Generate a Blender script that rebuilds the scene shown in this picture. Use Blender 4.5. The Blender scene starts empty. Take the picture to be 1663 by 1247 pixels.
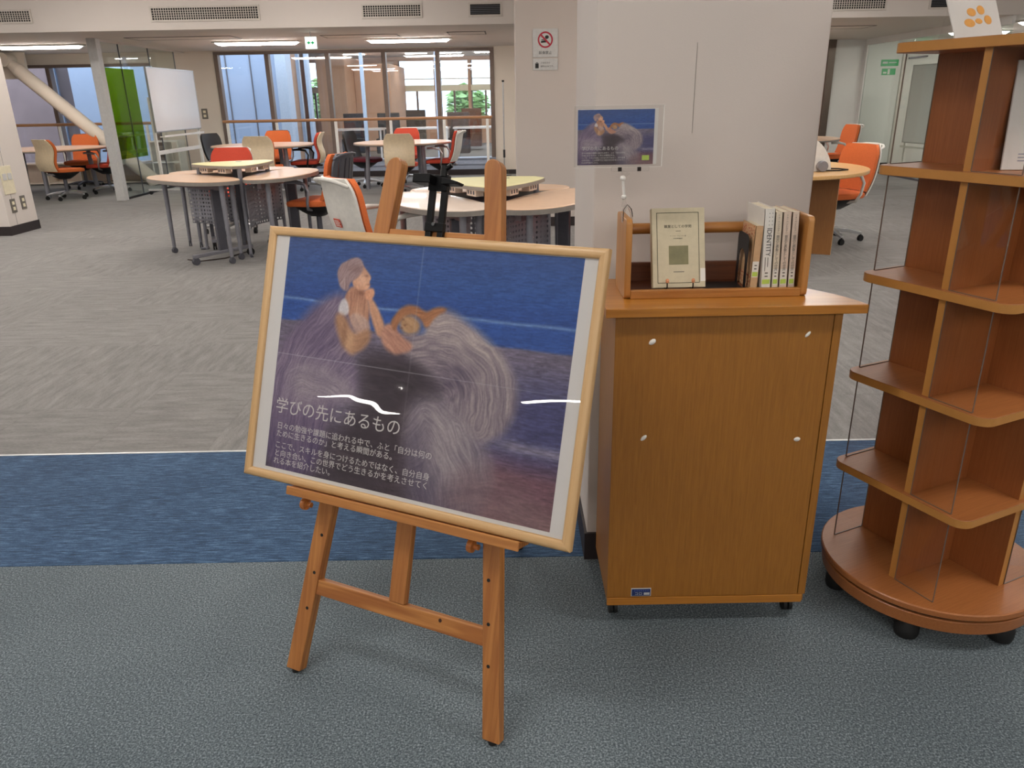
import bpy, math, random
import numpy as np
from mathutils import Matrix, Vector

random.seed(11)
rng = np.random.default_rng(5)
sc = bpy.context.scene
col = sc.collection
PI = math.pi


def S(h, a=None):
    """sRGB hex -> linear tuple"""
    h = h.lstrip('#')
    r = []
    for i in (0, 2, 4):
        c = int(h[i:i + 2], 16) / 255
        r.append(c / 12.92 if c <= .04045 else ((c + .055) / 1.055) ** 2.4)
    return (*r, 1.0)


# ---------------------------------------------------------------- camera
cam_d = bpy.data.cameras.new('camera')
cam = bpy.data.objects.new('camera', cam_d)
col.objects.link(cam)
cam_d.sensor_fit = 'HORIZONTAL'
cam_d.sensor_width = 36.0
cam_d.lens = 1239.5 / 1663 * 36.0
cam_d.clip_start = .02
cam_d.clip_end = 300
_R = ((0.99969, -0.0072, -0.01728), (-0.01776, -0.35022, -0.93650), (0.00061, 0.93664, -0.35028))
_r, _dn, _fw = (Vector(r) for r in _R)
cam.matrix_world = Matrix(((_r.x, -_dn.x, -_fw.x, 0), (_r.y, -_dn.y, -_fw.y, 0), (_r.z, -_dn.z, -_fw.z, 1.34), (0, 0, 0, 1)))
sc.camera = cam

# ---------------------------------------------------------------- world, exposure
w = bpy.data.worlds.new('world')
sc.world = w
w.use_nodes = True
nt = w.node_tree
bg = nt.nodes['Background']
bg.inputs[0].default_value = (.84, .92, 1.0, 1)      # even overcast sky
bg.inputs[1].default_value = 4.5

sc.view_settings.view_transform = 'Standard'
sc.view_settings.look = 'None'
sc.view_settings.gamma = 1.0
sc.view_settings.use_curve_mapping = False
sc.view_settings.exposure = -0.1
LAMP = 44.0          # radiance of the fluorescent ceiling lights
sc.cycles.max_bounces = 6
sc.cycles.diffuse_bounces = 3
sc.cycles.glossy_bounces = 3
sc.cycles.transmission_bounces = 6
sc.cycles.transparent_max_bounces = 14
sc.cycles.sample_clamp_indirect = 8.0


# ---------------------------------------------------------------- materials
def new_mat(name):
    m = bpy.data.materials.new(name)
    m.use_nodes = True
    n = m.node_tree.nodes
    return m, n, m.node_tree.links, n['Principled BSDF']


def coords(n, l, scale=(1, 1, 1), rot=(0, 0, 0), src='Object'):
    tc = n.new('ShaderNodeTexCoord')
    mp = n.new('ShaderNodeMapping')
    mp.inputs['Scale'].default_value = scale
    mp.inputs['Rotation'].default_value = rot
    l.new(tc.outputs[src], mp.inputs[0])
    return mp.outputs[0]


def noise(n, l, vec, scale, detail=4, rough=.6, dist=0):
    t = n.new('ShaderNodeTexNoise')
    t.inputs['Scale'].default_value = scale
    t.inputs['Detail'].default_value = detail
    t.inputs['Roughness'].default_value = rough
    t.inputs['Distortion'].default_value = dist
    l.new(vec, t.inputs['Vector'])
    return t.outputs['Fac']


def ramp(n, l, fac, stops):
    r = n.new('ShaderNodeValToRGB')
    e = r.color_ramp.elements
    while len(e) < len(stops):
        e.new(.5)
    for k, (p, c) in enumerate(stops):
        e[k].position = p
        e[k].color = c
    l.new(fac, r.inputs[0])
    return r.outputs[0]


def bump(n, l, bs, h, strength=.2, dist=.002):
    b = n.new('ShaderNodeBump')
    b.inputs['Strength'].default_value = strength
    b.inputs['Distance'].default_value = dist
    l.new(h, b.inputs['Height'])
    l.new(b.outputs[0], bs.inputs['Normal'])


def plain(name, c, rough=.5, metal=0.0, var=.06, vscale=30, bmp=0.0, coat=0.0):
    """plain paint / plastic / metal with slight mottling"""
    m, n, l, b = new_mat(name)
    c = S(c) if isinstance(c, str) else c
    f = noise(n, l, coords(n, l), vscale, 3)
    d = tuple(x * (1 - var) for x in c[:3]) + (1,)
    u = tuple(min(1, x * (1 + var)) for x in c[:3]) + (1,)
    l.new(ramp(n, l, f, [(.3, d), (.7, u)]), b.inputs['Base Color'])
    b.inputs['Roughness'].default_value = rough
    b.inputs['Metallic'].default_value = metal
    b.inputs['Coat Weight'].default_value = coat
    if bmp:
        bump(n, l, b, noise(n, l, coords(n, l), vscale * 12, 3), bmp, .001)
    return m


def wood(name, c1, c2, axis='X', rough=.42, fine=1.0, ring=.0, coat=.15, c3=None):
    """grain running along one local axis"""
    m, n, l, b = new_mat(name)
    sc_ = [34 * fine, 34 * fine, 34 * fine]
    k = 'XYZ'.index(axis)
    sc_[k] = 1.3 * fine
    v = coords(n, l, tuple(sc_))
    f = noise(n, l, v, 2.2, 6, .65, .6)
    cr = ramp(n, l, f, [(.28, S(c1)), (.72, S(c2))])
    if ring:
        s2 = [9, 9, 9]
        s2[k] = .9
        wv = n.new('ShaderNodeTexWave')
        wv.wave_type = 'BANDS'
        wv.bands_direction = 'Y' if axis != 'Y' else 'X'
        wv.inputs['Scale'].default_value = 2.6
        wv.inputs['Distortion'].default_value = 5.5
        wv.inputs['Detail'].default_value = 2
        wv.inputs['Detail Scale'].default_value = .8
        l.new(coords(n, l, tuple(s2)), wv.inputs['Vector'])
        mx = n.new('ShaderNodeMix')
        mx.data_type = 'RGBA'
        mx.blend_type = 'MULTIPLY'
        mx.inputs[0].default_value = ring
        l.new(cr, mx.inputs[6])
        l.new(ramp(n, l, wv.outputs['Fac'], [(.25, S(c3 or '#b07a4a')), (.55, (1, 1, 1, 1))]), mx.inputs[7])
        cr = mx.outputs[2]
    l.new(cr, b.inputs['Base Color'])
    b.inputs['Roughness'].default_value = rough
    b.inputs['Coat Weight'].default_value = coat
    b.inputs['Coat Roughness'].default_value = .25
    bump(n, l, b, f, .12, .0006)
    return m


def glass(name, tint=(1, 1, 1, 1), ior=1.45, warp=0.0, wscale=4, rough=.0, haze=0.0, strength=1.0):
    """thin clear sheet: straight-through transmission plus a Fresnel mirror"""
    m, n, l, b = new_mat(name)
    n.remove(b)
    out = n['Material Output']
    tr = n.new('ShaderNodeBsdfTransparent')
    tr.inputs[0].default_value = tint
    gl = n.new('ShaderNodeBsdfGlossy')
    gl.inputs['Roughness'].default_value = rough
    # Schlick reflectance, the same from both sides of the sheet
    lw = n.new('ShaderNodeLayerWeight')
    lw.inputs['Blend'].default_value = .5
    f0 = ((ior - 1) / (ior + 1)) ** 2
    pw = n.new('ShaderNodeMath')
    pw.operation = 'POWER'
    pw.inputs[1].default_value = 5.0
    l.new(lw.outputs['Facing'], pw.inputs[0])
    fr = n.new('ShaderNodeMath')
    fr.operation = 'MULTIPLY_ADD'
    fr.inputs[1].default_value = 1 - f0
    fr.inputs[2].default_value = f0
    l.new(pw.outputs[0], fr.inputs[0])
    mx = n.new('ShaderNodeMixShader')
    if warp:
        bp = n.new('ShaderNodeBump')
        bp.inputs['Strength'].default_value = 1.0
        bp.inputs['Distance'].default_value = warp
        l.new(noise(n, l, coords(n, l, (1, 1, 2.2)), wscale, 1, .4, .8), bp.inputs['Height'])
        l.new(bp.outputs[0], gl.inputs['Normal'])
    if haze:
        df = n.new('ShaderNodeBsdfDiffuse')
        df.inputs[0].default_value = (.8, .8, .82, 1)
        m2 = n.new('ShaderNodeMixShader')
        m2.inputs[0].default_value = haze
        l.new(tr.outputs[0], m2.inputs[1])
        l.new(df.outputs[0], m2.inputs[2])
        tr = m2
    l.new(fr.outputs[0], mx.inputs[0])
    l.new(tr.outputs[0], mx.inputs[1])
    l.new(gl.outputs[0], mx.inputs[2])
    l.new(mx.outputs[0], out.inputs[0])
    return m


def emit(name, c, strength):
    m, n, l, b = new_mat(name)
    n.remove(b)
    e = n.new('ShaderNodeEmission')
    e.inputs[0].default_value = S(c)
    e.inputs[1].default_value = strength
    l.new(e.outputs[0], n['Material Output'].inputs[0])
    return m


def carpet(name, cols, pile=900, ribs=None, per_tile=0.0, patch=2.0, hatch=False, bstr=.5, pm=.3):
    m, n, l, b = new_mat(name)
    v = coords(n, l)
    if hatch:       # every tile laid in its own direction
        oi = n.new('ShaderNodeObjectInfo')
        vr = n.new('ShaderNodeVectorRotate')
        vr.rotation_type = 'Z_AXIS'
        sn = n.new('ShaderNodeMath')
        sn.operation = 'SNAP'
        sn.inputs[1].default_value = PI / 2
        ml = n.new('ShaderNodeMath')
        ml.operation = 'MULTIPLY'
        ml.inputs[1].default_value = 4 * PI
        l.new(oi.outputs['Random'], ml.inputs[0])
        l.new(ml.outputs[0], sn.inputs[0])
        l.new(sn.outputs[0], vr.inputs['Angle'])
        ad = n.new('ShaderNodeVectorMath')
        ad.operation = 'ADD'
        l.new(v, ad.inputs[0])
        l.new(oi.outputs['Location'], ad.inputs[1])
        l.new(ad.outputs[0], vr.inputs['Vector'])
        mp = n.new('ShaderNodeMapping')
        mp.inputs['Scale'].default_value = (1, 5.5, 1)
        l.new(vr.outputs[0], mp.inputs[0])
        streak = noise(n, l, mp.outputs[0], 4.5, 6, .72)
        mp2 = n.new('ShaderNodeMapping')
        mp2.inputs['Scale'].default_value = (1, 9, 1)
        l.new(vr.outputs[0], mp2.inputs[0])
        fine = noise(n, l, mp2.outputs[0], 60, 3, .7)
        f0 = n.new('ShaderNodeMix')
        f0.inputs[0].default_value = .5
        l.new(streak, f0.inputs[2])
        l.new(fine, f0.inputs[3])
        fac = f0.outputs[0]
    else:
        ol = n.new('ShaderNodeObjectInfo')
        av = n.new('ShaderNodeVectorMath')
        av.operation = 'ADD'
        l.new(v, av.inputs[0])
        l.new(ol.outputs['Location'], av.inputs[1])
        v = av.outputs[0]
        f1 = noise(n, l, v, pile, 3, .8)
        f2 = noise(n, l, v, patch, 3)
        f0 = n.new('ShaderNodeMix')
        f0.inputs[0].default_value = pm
        l.new(f1, f0.inputs[2])
        l.new(f2, f0.inputs[3])
        fac = f0.outputs[0]
    if ribs:
        fr = noise(n, l, coords(n, l, ribs), 1.0, 4, .75, .3)
        f3 = n.new('ShaderNodeMix')
        f3.inputs[0].default_value = .62
        l.new(fac, f3.inputs[2])
        l.new(fr, f3.inputs[3])
        fac = f3.outputs[0]
    c = ramp(n, l, fac, [(.33, S(cols[0])), (.5, S(cols[1])), (.68, S(cols[2]))])
    if per_tile:
        oi2 = n.new('ShaderNodeObjectInfo')
        hs = n.new('ShaderNodeHueSaturation')
        mr = n.new('ShaderNodeMapRange')
        mr.inputs[3].default_value = 1 - per_tile
        mr.inputs[4].default_value = 1 + per_tile
        l.new(oi2.outputs['Random'], mr.inputs[0])
        l.new(mr.outputs[0], hs.inputs['Value'])
        l.new(c, hs.inputs['Color'])
        c = hs.outputs[0]
    l.new(c, b.inputs['Base Color'])
    b.inputs['Roughness'].default_value = .95
    b.inputs['Specular IOR Level'].default_value = .1
    b.inputs['Sheen Weight'].default_value = .15
    bump(n, l, b, fac, bstr, .003)
    return m


def perforated(name, c, cell=.022, hole=.3):
    """sheet metal with a grid of punched holes"""
    m, n, l, b = new_mat(name)
    v = coords(n, l, (1 / cell, 1 / cell, 1 / cell), src='UV')
    fr = n.new('ShaderNodeVectorMath')
    fr.operation = 'FRACTION'
    l.new(v, fr.inputs[0])
    sb = n.new('ShaderNodeVectorMath')
    sb.operation = 'SUBTRACT'
    sb.inputs[1].default_value = (.5, .5, 0)
    l.new(fr.outputs[0], sb.inputs[0])
    ln = n.new('ShaderNodeVectorMath')
    ln.operation = 'LENGTH'
    l.new(sb.outputs[0], ln.inputs[0])
    lt = n.new('ShaderNodeMath')
    lt.operation = 'GREATER_THAN'
    lt.inputs[1].default_value = hole
    l.new(ln.outputs['Value'], lt.inputs[0])
    l.new(lt.outputs[0], b.inputs['Alpha'])
    b.inputs['Base Color'].default_value = S(c)
    b.inputs['Roughness'].default_value = .45
    b.inputs['Metallic'].default_value = .3
    return m


def printed(name, rough=.55):
    m, n, l, b = new_mat(name)
    a = n.new('ShaderNodeVertexColor')
    a.layer_name = 'print'
    l.new(a.outputs[0], b.inputs['Base Color'])
    b.inputs['Roughness'].default_value = rough
    b.inputs['Specular IOR Level'].default_value = .25
    return m


def wallpaper(name, c):
    m, n, l, b = new_mat(name)
    f = noise(n, l, coords(n, l, (1, 1, 1)), 1.6, 4)
    cc = S(c)
    l.new(ramp(n, l, f, [(.3, tuple(x * .965 for x in cc[:3]) + (1,)), (.7, cc)]), b.inputs['Base Color'])
    b.inputs['Roughness'].default_value = .75
    b.inputs['Specular IOR Level'].default_value = .2
    bump(n, l, b, noise(n, l, coords(n, l, (1, 1, 5)), 160, 4), .25, .0015)
    return m


M = dict(
    wall=wallpaper('wall_paper', '#dcd3cc'),
    wall2=wallpaper('wall_paper_cream', '#dcd0c2'),
    wallR=wallpaper('wall_paper_white', '#e2dfda'),
    column=wallpaper('column_wallpaper', '#cfc5be'),
    ceil=wallpaper('ceiling_board', '#dcd4cc'),
    base=plain('skirting_vinyl', '#2c2324', .5),
    black=plain('black_plastic', '#131315', .45),
    rubber=plain('black_rubber', '#101011', .7),
    blackmetal=plain('black_metal', '#0d0d0f', .35, .5),
    white=plain('white_plastic', '#e8e4de', .4),
    shellwhite=plain('white_shell', '#dedbd4', .38),
    beige=plain('beige_shell', '#e2cdab', .4),
    grey=plain('grey_metal', '#8b8b93', .4, .35),
    greyd=plain('dark_grey_metal', '#5e5e66', .42, .35),
    silver=plain('silver_metal', '#c4c4c6', .3, .9),
    chrome=plain('chrome', '#d8d8da', .15, 1.0, .02),
    copper=plain('copper_tip', '#d8936c', .35, .4),
    darksteel=plain('dark_wire', '#3a3230', .35, .8),
    orange=plain('orange_fabric', '#db6f38', .85, 0, .08, 120, .3),
    redor=plain('red_orange_fabric', '#c94a34', .85, 0, .08, 120, .3),
    maroon=plain('maroon_fabric', '#6e1f2c', .9, 0, .1, 120, .3),
    table=plain('beech_laminate', '#dfbb9d', .35, 0, .04, 14, 0, .2),
    tablewhite=plain('pale_laminate', '#e6d3c4', .35, 0, .03, 14, 0, .2),
    riser=plain('cream_yellow_laminate', '#e6dfaa', .4, 0, .03, 14),
    edge=plain('grey_edge_band', '#8d867f', .5),
    paper=plain('white_paper', '#d8d4cf', .7, 0, .02, 8),
    ivory=plain('ivory_cover', '#c9bda0', .6, 0, .05, 60),
    ivoryline=plain('dark_olive_ink', '#3b3a2a', .6),
    ink=plain('black_ink', '#1b1918', .6),
    greyink=plain('grey_ink', '#6d675f', .6),
    bookwhite=plain('white_cover', '#e3ded6', .5, 0, .02),
    bookpink=plain('pinkish_cover', '#d9c4b2', .55, 0, .05, 60),
    bookcream=plain('cream_cover', '#ddceb8', .55, 0, .05, 60),
    booktan=plain('tan_cover', '#c8a27a', .6, 0, .06, 60),
    pages=plain('book_pages', '#ded2ba', .8),
    green=plain('green_label', '#b5cf5a', .6),
    frame=wood('ash_frame', '#bd945f', '#d6b183', 'X', .45),
    frameV=wood('ash_frame_upright', '#bd945f', '#d6b183', 'Z', .45),
    easel=wood('pine_upright', '#9c6130', '#c48748', 'Z', .45, 1, .28),
    easelX=wood('pine_cross', '#9c6130', '#c48748', 'X', .45, 1, .45),
    oak=wood('oak_veneer_upright', '#8d5a1c', '#a56d28', 'Z', .45, 4.0),
    oakX=wood('oak_veneer_flat', '#a2651f', '#bf7f30', 'X', .32, 1.2, coat=.35),
    rack=wood('rack_wood', '#9a5f26', '#bd8240', 'X', .4, 1),
    rackV=wood('rack_wood_upright', '#a86f34', '#c28a4c', 'Z', .4, 1),
    rackdark=wood('rack_dark_plank', '#5a2f1b', '#7d4728', 'X', .5, 1),
    shelf=wood('shelf_laminate', '#96592d', '#ab6c3b', 'X', .42, 3.5),
    shelfV=wood('shelf_laminate_upright', '#8a4f27', '#9f5f32', 'Z', .42, 3.5),
    shelfedge=plain('shelf_edge_band', '#b9803f', .45, 0, .05, 20),
    desk=wood('desk_veneer', '#855527', '#9d6a36', 'Z', .45, 3),
    desktop=wood('desk_top_veneer', '#d2a265', '#e2b67c', 'X', .35, 1.2),
    railwood=wood('rail_wood', '#a5724a', '#c08d63', 'X', .5, 1),
    mullion=plain('bronze_mullion', '#75655c', .45, .3),
    mullionblue=plain('pale_blue_aluminium', '#a7b3c4', .45, .3),
    sill=plain('blue_grey_sill', '#9fa8ba', .5),
    glass=glass('window_glass', (.94, .96, .98, 1), 1.5),
    glassgreen=glass('partition_glass', (.93, .97, .95, 1), 1.45),
    acrylic=glass('acrylic_sheet', (.985, .985, .985, 1), 1.42, .0, 4),
    postersheet=glass('poster_acrylic_sheet', (.985, .985, .99, 1), 1.46, .0026, 2.6, .015),
    acrylicedge=plain('acrylic_cut_edge', '#6f5f55', .3),
    film=glass('green_film', (.50, .60, .05, 1), 1.4),
    lamp=emit('fluorescent_tube', '#fff9f2', LAMP),
    farlamp=emit('distant_tube', '#fff6ea', 60),
    signlit=emit('lit_sign_white', '#f4fff8', 1.6),
    greenlit=emit('lit_sign_green', '#1fae62', 1.0),
    greensign=plain('green_sign', '#3fae6a', .5),
    signgrey=plain('sign_plate', '#c9c8c6', .4),
    red=plain('sign_red', '#b01a35', .5),
    dark=plain('vent_dark', '#14120f', .8),
    ventbar=plain('vent_grille', '#cfc6bd', .5),
    labelblue=plain('blue_label', '#1d2f63', .4),
    fcarp=carpet('front_carpet', ('#2a3238', '#59646a', '#a2acb1'), 210, None, 0, 1.2, bstr=.25, pm=.12),
    bcarp=carpet('blue_carpet', ('#0d1a2e', '#314d6c', '#6d8db0'), 330, (14, 170, 1), 0, 3),
    gcarp=carpet('grey_carpet', ('#625f5e', '#807d7b', '#9d9996'), 700, None, .045, 2, True, bstr=.3),
    gcarpfar=carpet('grey_carpet_far', ('#6b6967', '#7f7c7a', '#8f8c89'), 120, (1.2, 5, 1), 0, 1.2),
    printed=printed('printed_picture'),
    tape=plain('silver_strip', '#cfd0d0', .35, .6),
    mauve=plain('mauve_cladding', '#74666a', .7, 0, .1, 3),
    brownwall=plain('brown_wall', '#c9a184', .7, 0, .06, 3),
    bluepanel=plain('blue_grey_cladding', '#8c9cb6', .6, .0, .03, 2),
    farfloor=plain('far_floor', '#7f7b76', .8),
    leaf=plain('leaf_green', '#a9cc8c', .8, 0, .2, 3),
    bark=plain('bark_brown', '#5c4a3a', .9),
    card=plain('cream_card', '#e6dcc0', .6),
    orangeprint=plain('orange_print', '#e0a04a', .7, 0, .1, 200),
    yellowbag=plain('yellow_cushion', '#d8d22c', .7),
)


# ---------------------------------------------------------------- mesh helpers
class MB:
    def __init__(s):
        s.v, s.f = [], []

    def add(s, vs, fs, X=None):
        o = len(s.v)
        s.v += [tuple(X @ Vector(p)) if X else tuple(p) for p in vs]
        s.f += [tuple(i + o for i in f) for f in fs]
        return s

    def box(s, x0, x1, y0, y1, z0, z1, X=None):
        v = [(x, y, z) for x in (x0, x1) for y in (y0, y1) for z in (z0, z1)]
        return s.add(v, [(0, 1, 3, 2), (4, 6, 7, 5), (0, 4, 5, 1), (2, 3, 7, 6), (0, 2, 6, 4), (1, 5, 7, 3)], X)

    def bar(s, p, q, wd, ht, up=(0, 0, 1)):
        p, q = Vector(p), Vector(q)
        d = (q - p).normalized()
        a = d.cross(Vector(up))
        if a.length < 1e-4:
            a = d.cross(Vector((0, 1, 0)))
        a.normalize()
        b = a.cross(d)
        r = []
        for e in (p, q):
            r.append([e + a * (sx * wd / 2) + b * (sy * ht / 2) for sx, sy in ((-1, -1), (1, -1), (1, 1), (-1, 1))])
        return s.loft(r)

    def loft(s, rings, closed=True, caps=True):
        n = len(rings[0])
        vs = [p for r in rings for p in r]
        fs = []
        for k in range(len(rings) - 1):
            for i in range(n if closed else n - 1):
                j = (i + 1) % n
                fs.append((k * n + i, k * n + j, (k + 1) * n + j, (k + 1) * n + i))
        if caps:
            fs.append(tuple(range(n - 1, -1, -1)))
            fs.append(tuple((len(rings) - 1) * n + i for i in range(n)))
        return s.add(vs, fs)

    def cyl(s, p, q, r, r2=None, n=14, caps=True):
        p, q = Vector(p), Vector(q)
        r2 = r if r2 is None else r2
        d = (q - p).normalized()
        a = d.orthogonal().normalized()
        b = d.cross(a)
        rg = [[e + (a * math.cos(t) + b * math.sin(t)) * rr for t in [2 * PI * k / n for k in range(n)]]
              for e, rr in ((p, r), (q, r2))]
        return s.loft(rg, True, caps)

    def tube(s, path, r, n=8, closed=False):
        pts = [Vector(p) for p in path]
        rings = []
        prev = None
        for k, p in enumerate(pts):
            if closed:
                t = pts[(k + 1) % len(pts)] - pts[k - 1]
            else:
                t = pts[min(k + 1, len(pts) - 1)] - pts[max(k - 1, 0)]
            t.normalize()
            a = t.orthogonal().normalized() if prev is None else (prev - t * prev.dot(t)).normalized()
            prev = a
            b = t.cross(a)
            rr = r[k] if isinstance(r, (list, tuple)) else r
            rings.append([p + (a * math.cos(u) + b * math.sin(u)) * rr for u in [2 * PI * i / n for i in range(n)]])
        if closed:
            rings.append(rings[0])
            return s.loft(rings, True, False)
        return s.loft(rings)

    def prism(s, poly, z0, z1, X=None):
        n = len(poly)
        vs = [(x, y, z0) for x, y in poly] + [(x, y, z1) for x, y in poly]
        fs = [tuple(range(n - 1, -1, -1)), tuple(range(n, 2 * n))] + [(i, (i + 1) % n, n + (i + 1) % n, n + i) for i in range(n)]
        return s.add(vs, fs, X)

    def lathe(s, prof, n=24, c=(0, 0, 0), X=None):
        rings = [[(c[0] + r * math.cos(t), c[1] + r * math.sin(t), c[2] + z) for t in [2 * PI * k / n for k in range(n)]] for r, z in prof]
        o = len(s.v)
        s.loft(rings)
        if X:
            for i in range(o, len(s.v)):
                s.v[i] = tuple(X @ Vector(s.v[i]))
        return s

    def ball(s, c, r, n=12, sq=(1, 1, 1)):
        rings = [[(c[0] + r * sq[0] * math.sin(a) * math.cos(t), c[1] + r * sq[1] * math.sin(a) * math.sin(t), c[2] - r * sq[2] * math.cos(a))
                  for t in [2 * PI * k / n for k in range(n)]] for a in [PI * (j + .02) / (n // 2 + .04) for j in range(n // 2 + 1)]]
        return s.loft(rings)

    def sheet(s, fn, nu, nv, th, nrm):
        """thin curved panel: fn(u,v)->point, thickness th along nrm(u,v)"""
        A = [[Vector(fn(i / nu, j / nv)) for i in range(nu + 1)] for j in range(nv + 1)]
        o = len(s.v)
        k = (nu + 1) * (nv + 1)
        for sgn in (0, 1):
            for j in range(nv + 1):
                for i in range(nu + 1):
                    q = A[j][i] + Vector(nrm(i / nu, j / nv)) * th * sgn
                    s.v.append(tuple(q))
        w_ = nu + 1
        for j in range(nv):
            for i in range(nu):
                a = o + j * w_ + i
                s.f.append((a, a + w_, a + w_ + 1, a + 1))
                s.f.append((a + k, a + k + 1, a + k + w_ + 1, a + k + w_))
        for i in range(nu):
            a = o + i
            s.f.append((a, a + 1, a + 1 + k, a + k))
            a = o + nv * w_ + i
            s.f.append((a + 1, a, a + k, a + k + 1))
        for j in range(nv):
            a = o + j * w_
            s.f.append((a + w_, a, a + k, a + k + w_))
            a = o + j * w_ + nu
            s.f.append((a, a + w_, a + w_ + k, a + k))
        return s

    def mesh(s, name):
        me = bpy.data.meshes.new(name)
        me.from_pydata(s.v, [], s.f)
        me.update()
        return me

    def build(s, name, mat, parent=None, smooth=None, bevel=0, label=None, seg=2):
        me = s.mesh(name)
        me.materials.append(M[mat] if isinstance(mat, str) else mat)
        return put(name, me, parent, smooth, bevel, label, seg)


def put(name, me, parent=None, smooth=None, bevel=0, label=None, seg=2):
    o = bpy.data.objects.new(name, me)
    col.objects.link(o)
    if parent:
        o.parent = parent
    if smooth:
        me.polygons.foreach_set('use_smooth', [True] * len(me.polygons))
        me.set_sharp_from_angle(angle=math.radians(smooth))
    if bevel:
        b = o.modifiers.new('bevel', 'BEVEL')
        b.width = bevel
        b.segments = seg
        b.limit_method = 'ANGLE'
    if label:
        o['label'] = label
    return o


def tag(o, label, cat, group=None):
    o['label'] = label
    o['category'] = cat
    if group:
        o['group'] = group
    return o


def thing(name, label, cat, loc=(0, 0, 0), rot=0, group=None):
    o = bpy.data.objects.new(name, None)
    o.empty_display_size = .1
    col.objects.link(o)
    o.location = loc
    o.rotation_euler = rot if isinstance(rot, (tuple, list)) else (0, 0, rot)
    return tag(o, label, cat, group)


def struct(o):
    o['kind'] = 'structure'
    return o


def holder(name):
    o = bpy.data.objects.new(name, None)
    col.objects.link(o)
    return struct(o)


def copy_tree(o, parent=None):
    c = o.copy()
    col.objects.link(c)
    c.parent = parent
    for ch in o.children:
        copy_tree(ch, c)
    return c


def text_mesh(body, size, mat, name, parent, loc, rot=(PI / 2, 0, 0), depth=.0003, align='LEFT', sx=1.0, shear=0):
    """lettering as a thin raised mesh"""
    cu = bpy.data.curves.new(name, 'FONT')
    cu.body = body
    cu.size = size
    cu.extrude = depth
    cu.align_x = align
    cu.resolution_u = 3
    t = bpy.data.objects.new(name + '_tmp', cu)
    col.objects.link(t)
    dg = bpy.context.evaluated_depsgraph_get()
    me = bpy.data.meshes.new_from_object(t.evaluated_get(dg))
    bpy.data.objects.remove(t)
    me.name = name
    me.materials.clear()
    me.materials.append(M[mat])
    if sx != 1:
        for v in me.vertices:
            v.co.x *= sx
    o = put(name, me, parent)
    o.location = loc
    o.rotation_euler = rot
    return o


def superellipse(a, b, e=2.5, n=32, c=(0, 0)):
    r = []
    for k in range(n):
        t = 2 * PI * k / n
        ct, st = math.cos(t), math.sin(t)
        r.append((c[0] + a * math.copysign(abs(ct) ** (2 / e), ct), c[1] + b * math.copysign(abs(st) ** (2 / e), st)))
    return r


def rrect(x0, x1, y0, y1, r, n=5):
    p = []
    for cx, cy, a0 in ((x1 - r, y1 - r, 0), (x0 + r, y1 - r, 90), (x0 + r, y0 + r, 180), (x1 - r, y0 + r, 270)):
        for k in range(n + 1):
            t = math.radians(a0 + 90 * k / n)
            p.append((cx + r * math.cos(t), cy + r * math.sin(t)))
    return p


# ================================================================ the setting
ZC, ZU = 2.23, 2.75         # lower ceiling at the back, upper ceiling in front
YB = 10.7                   # soffit between them
YF = 15.0                   # window wall
floor = struct(MB().box(-16, 8.6, -8, 15.2, -.12, -.0075).build('floor', 'gcarpfar'))


def tile_mesh(name, sx, sy, mat, h=.0072, b=.0012):
    m = MB()
    m.loft([[(-sx / 2, -sy / 2, -h), (sx / 2, -sy / 2, -h), (sx / 2, sy / 2, -h), (-sx / 2, sy / 2, -h)],
            [(-sx / 2, -sy / 2, -b), (sx / 2, -sy / 2, -b), (sx / 2, sy / 2, -b), (-sx / 2, sy / 2, -b)],
            [(-sx / 2 + b, -sy / 2 + b, 0), (sx / 2 - b, -sy / 2 + b, 0), (sx / 2 - b, sy / 2 - b, 0), (-sx / 2 + b, sy / 2 - b, 0)]])
    me = m.mesh(name)
    me.materials.append(M[mat])
    return me


tm = tile_mesh('carpet_tile', .4998, .4998, 'fcarp', .0072, .0005)
for i in range(-6, 5):
    for j in range(5):
        o = put('carpet_tile', tm, floor)
        o.location = (-.265 + .25 + .5 * i, 2.04 - .25 - .5 * j, 0)
o = MB().box(-16, 8.5, -8, -.46, -.0072, -.001).build('carpet_tiles', 'fcarp', floor)
o['kind'] = 'stuff'
for x0, x1 in ((-16, -3.265), (2.235, 8.5)):
    o = MB().box(x0, x1, -.46, 2.04, -.0072, -.0006).build('carpet_tiles', 'fcarp', floor)
    o['kind'] = 'stuff'
MB().box(-16, 8.5, 2.0405, 2.846, -.0072, .0012).build('carpet_strip', 'bcarp', floor, bevel=.002, label='dark blue ribbed carpet strip crossing the room')
MB().box(-16, 8.5, 2.846, 2.858, -.0072, .0025).build('threshold_strip', 'tape', floor, bevel=.001, label='thin silver threshold strip')
tg = tile_mesh('grey_carpet_tile', .4998, .4998, 'gcarp', .0072, .0005)
cnt = 0
for j in range(16):
    y = 2.859 + .25 + .5 * j
    lim = .72 * (y + .25) + .3
    k = int(lim / .5) + 1
    for i in range(-k, k + 1):
        x = -.015 + .5 * i
        if abs(x) > lim or (.16 * y < x < .33 * y and y > 3.5):
            continue
        if cnt >= 298:
            continue
        cnt += 1
        o = put('carpet_tile', tg, floor)
        o.location = (x, y, 0)
        o.rotation_euler.z = PI / 2 * (i + j)
o = MB().box(-16, 8.5, 2.858, 15, -.0072, -.0014).build('carpet_tiles', 'gcarpfar', floor)
o['kind'] = 'stuff'

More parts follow.
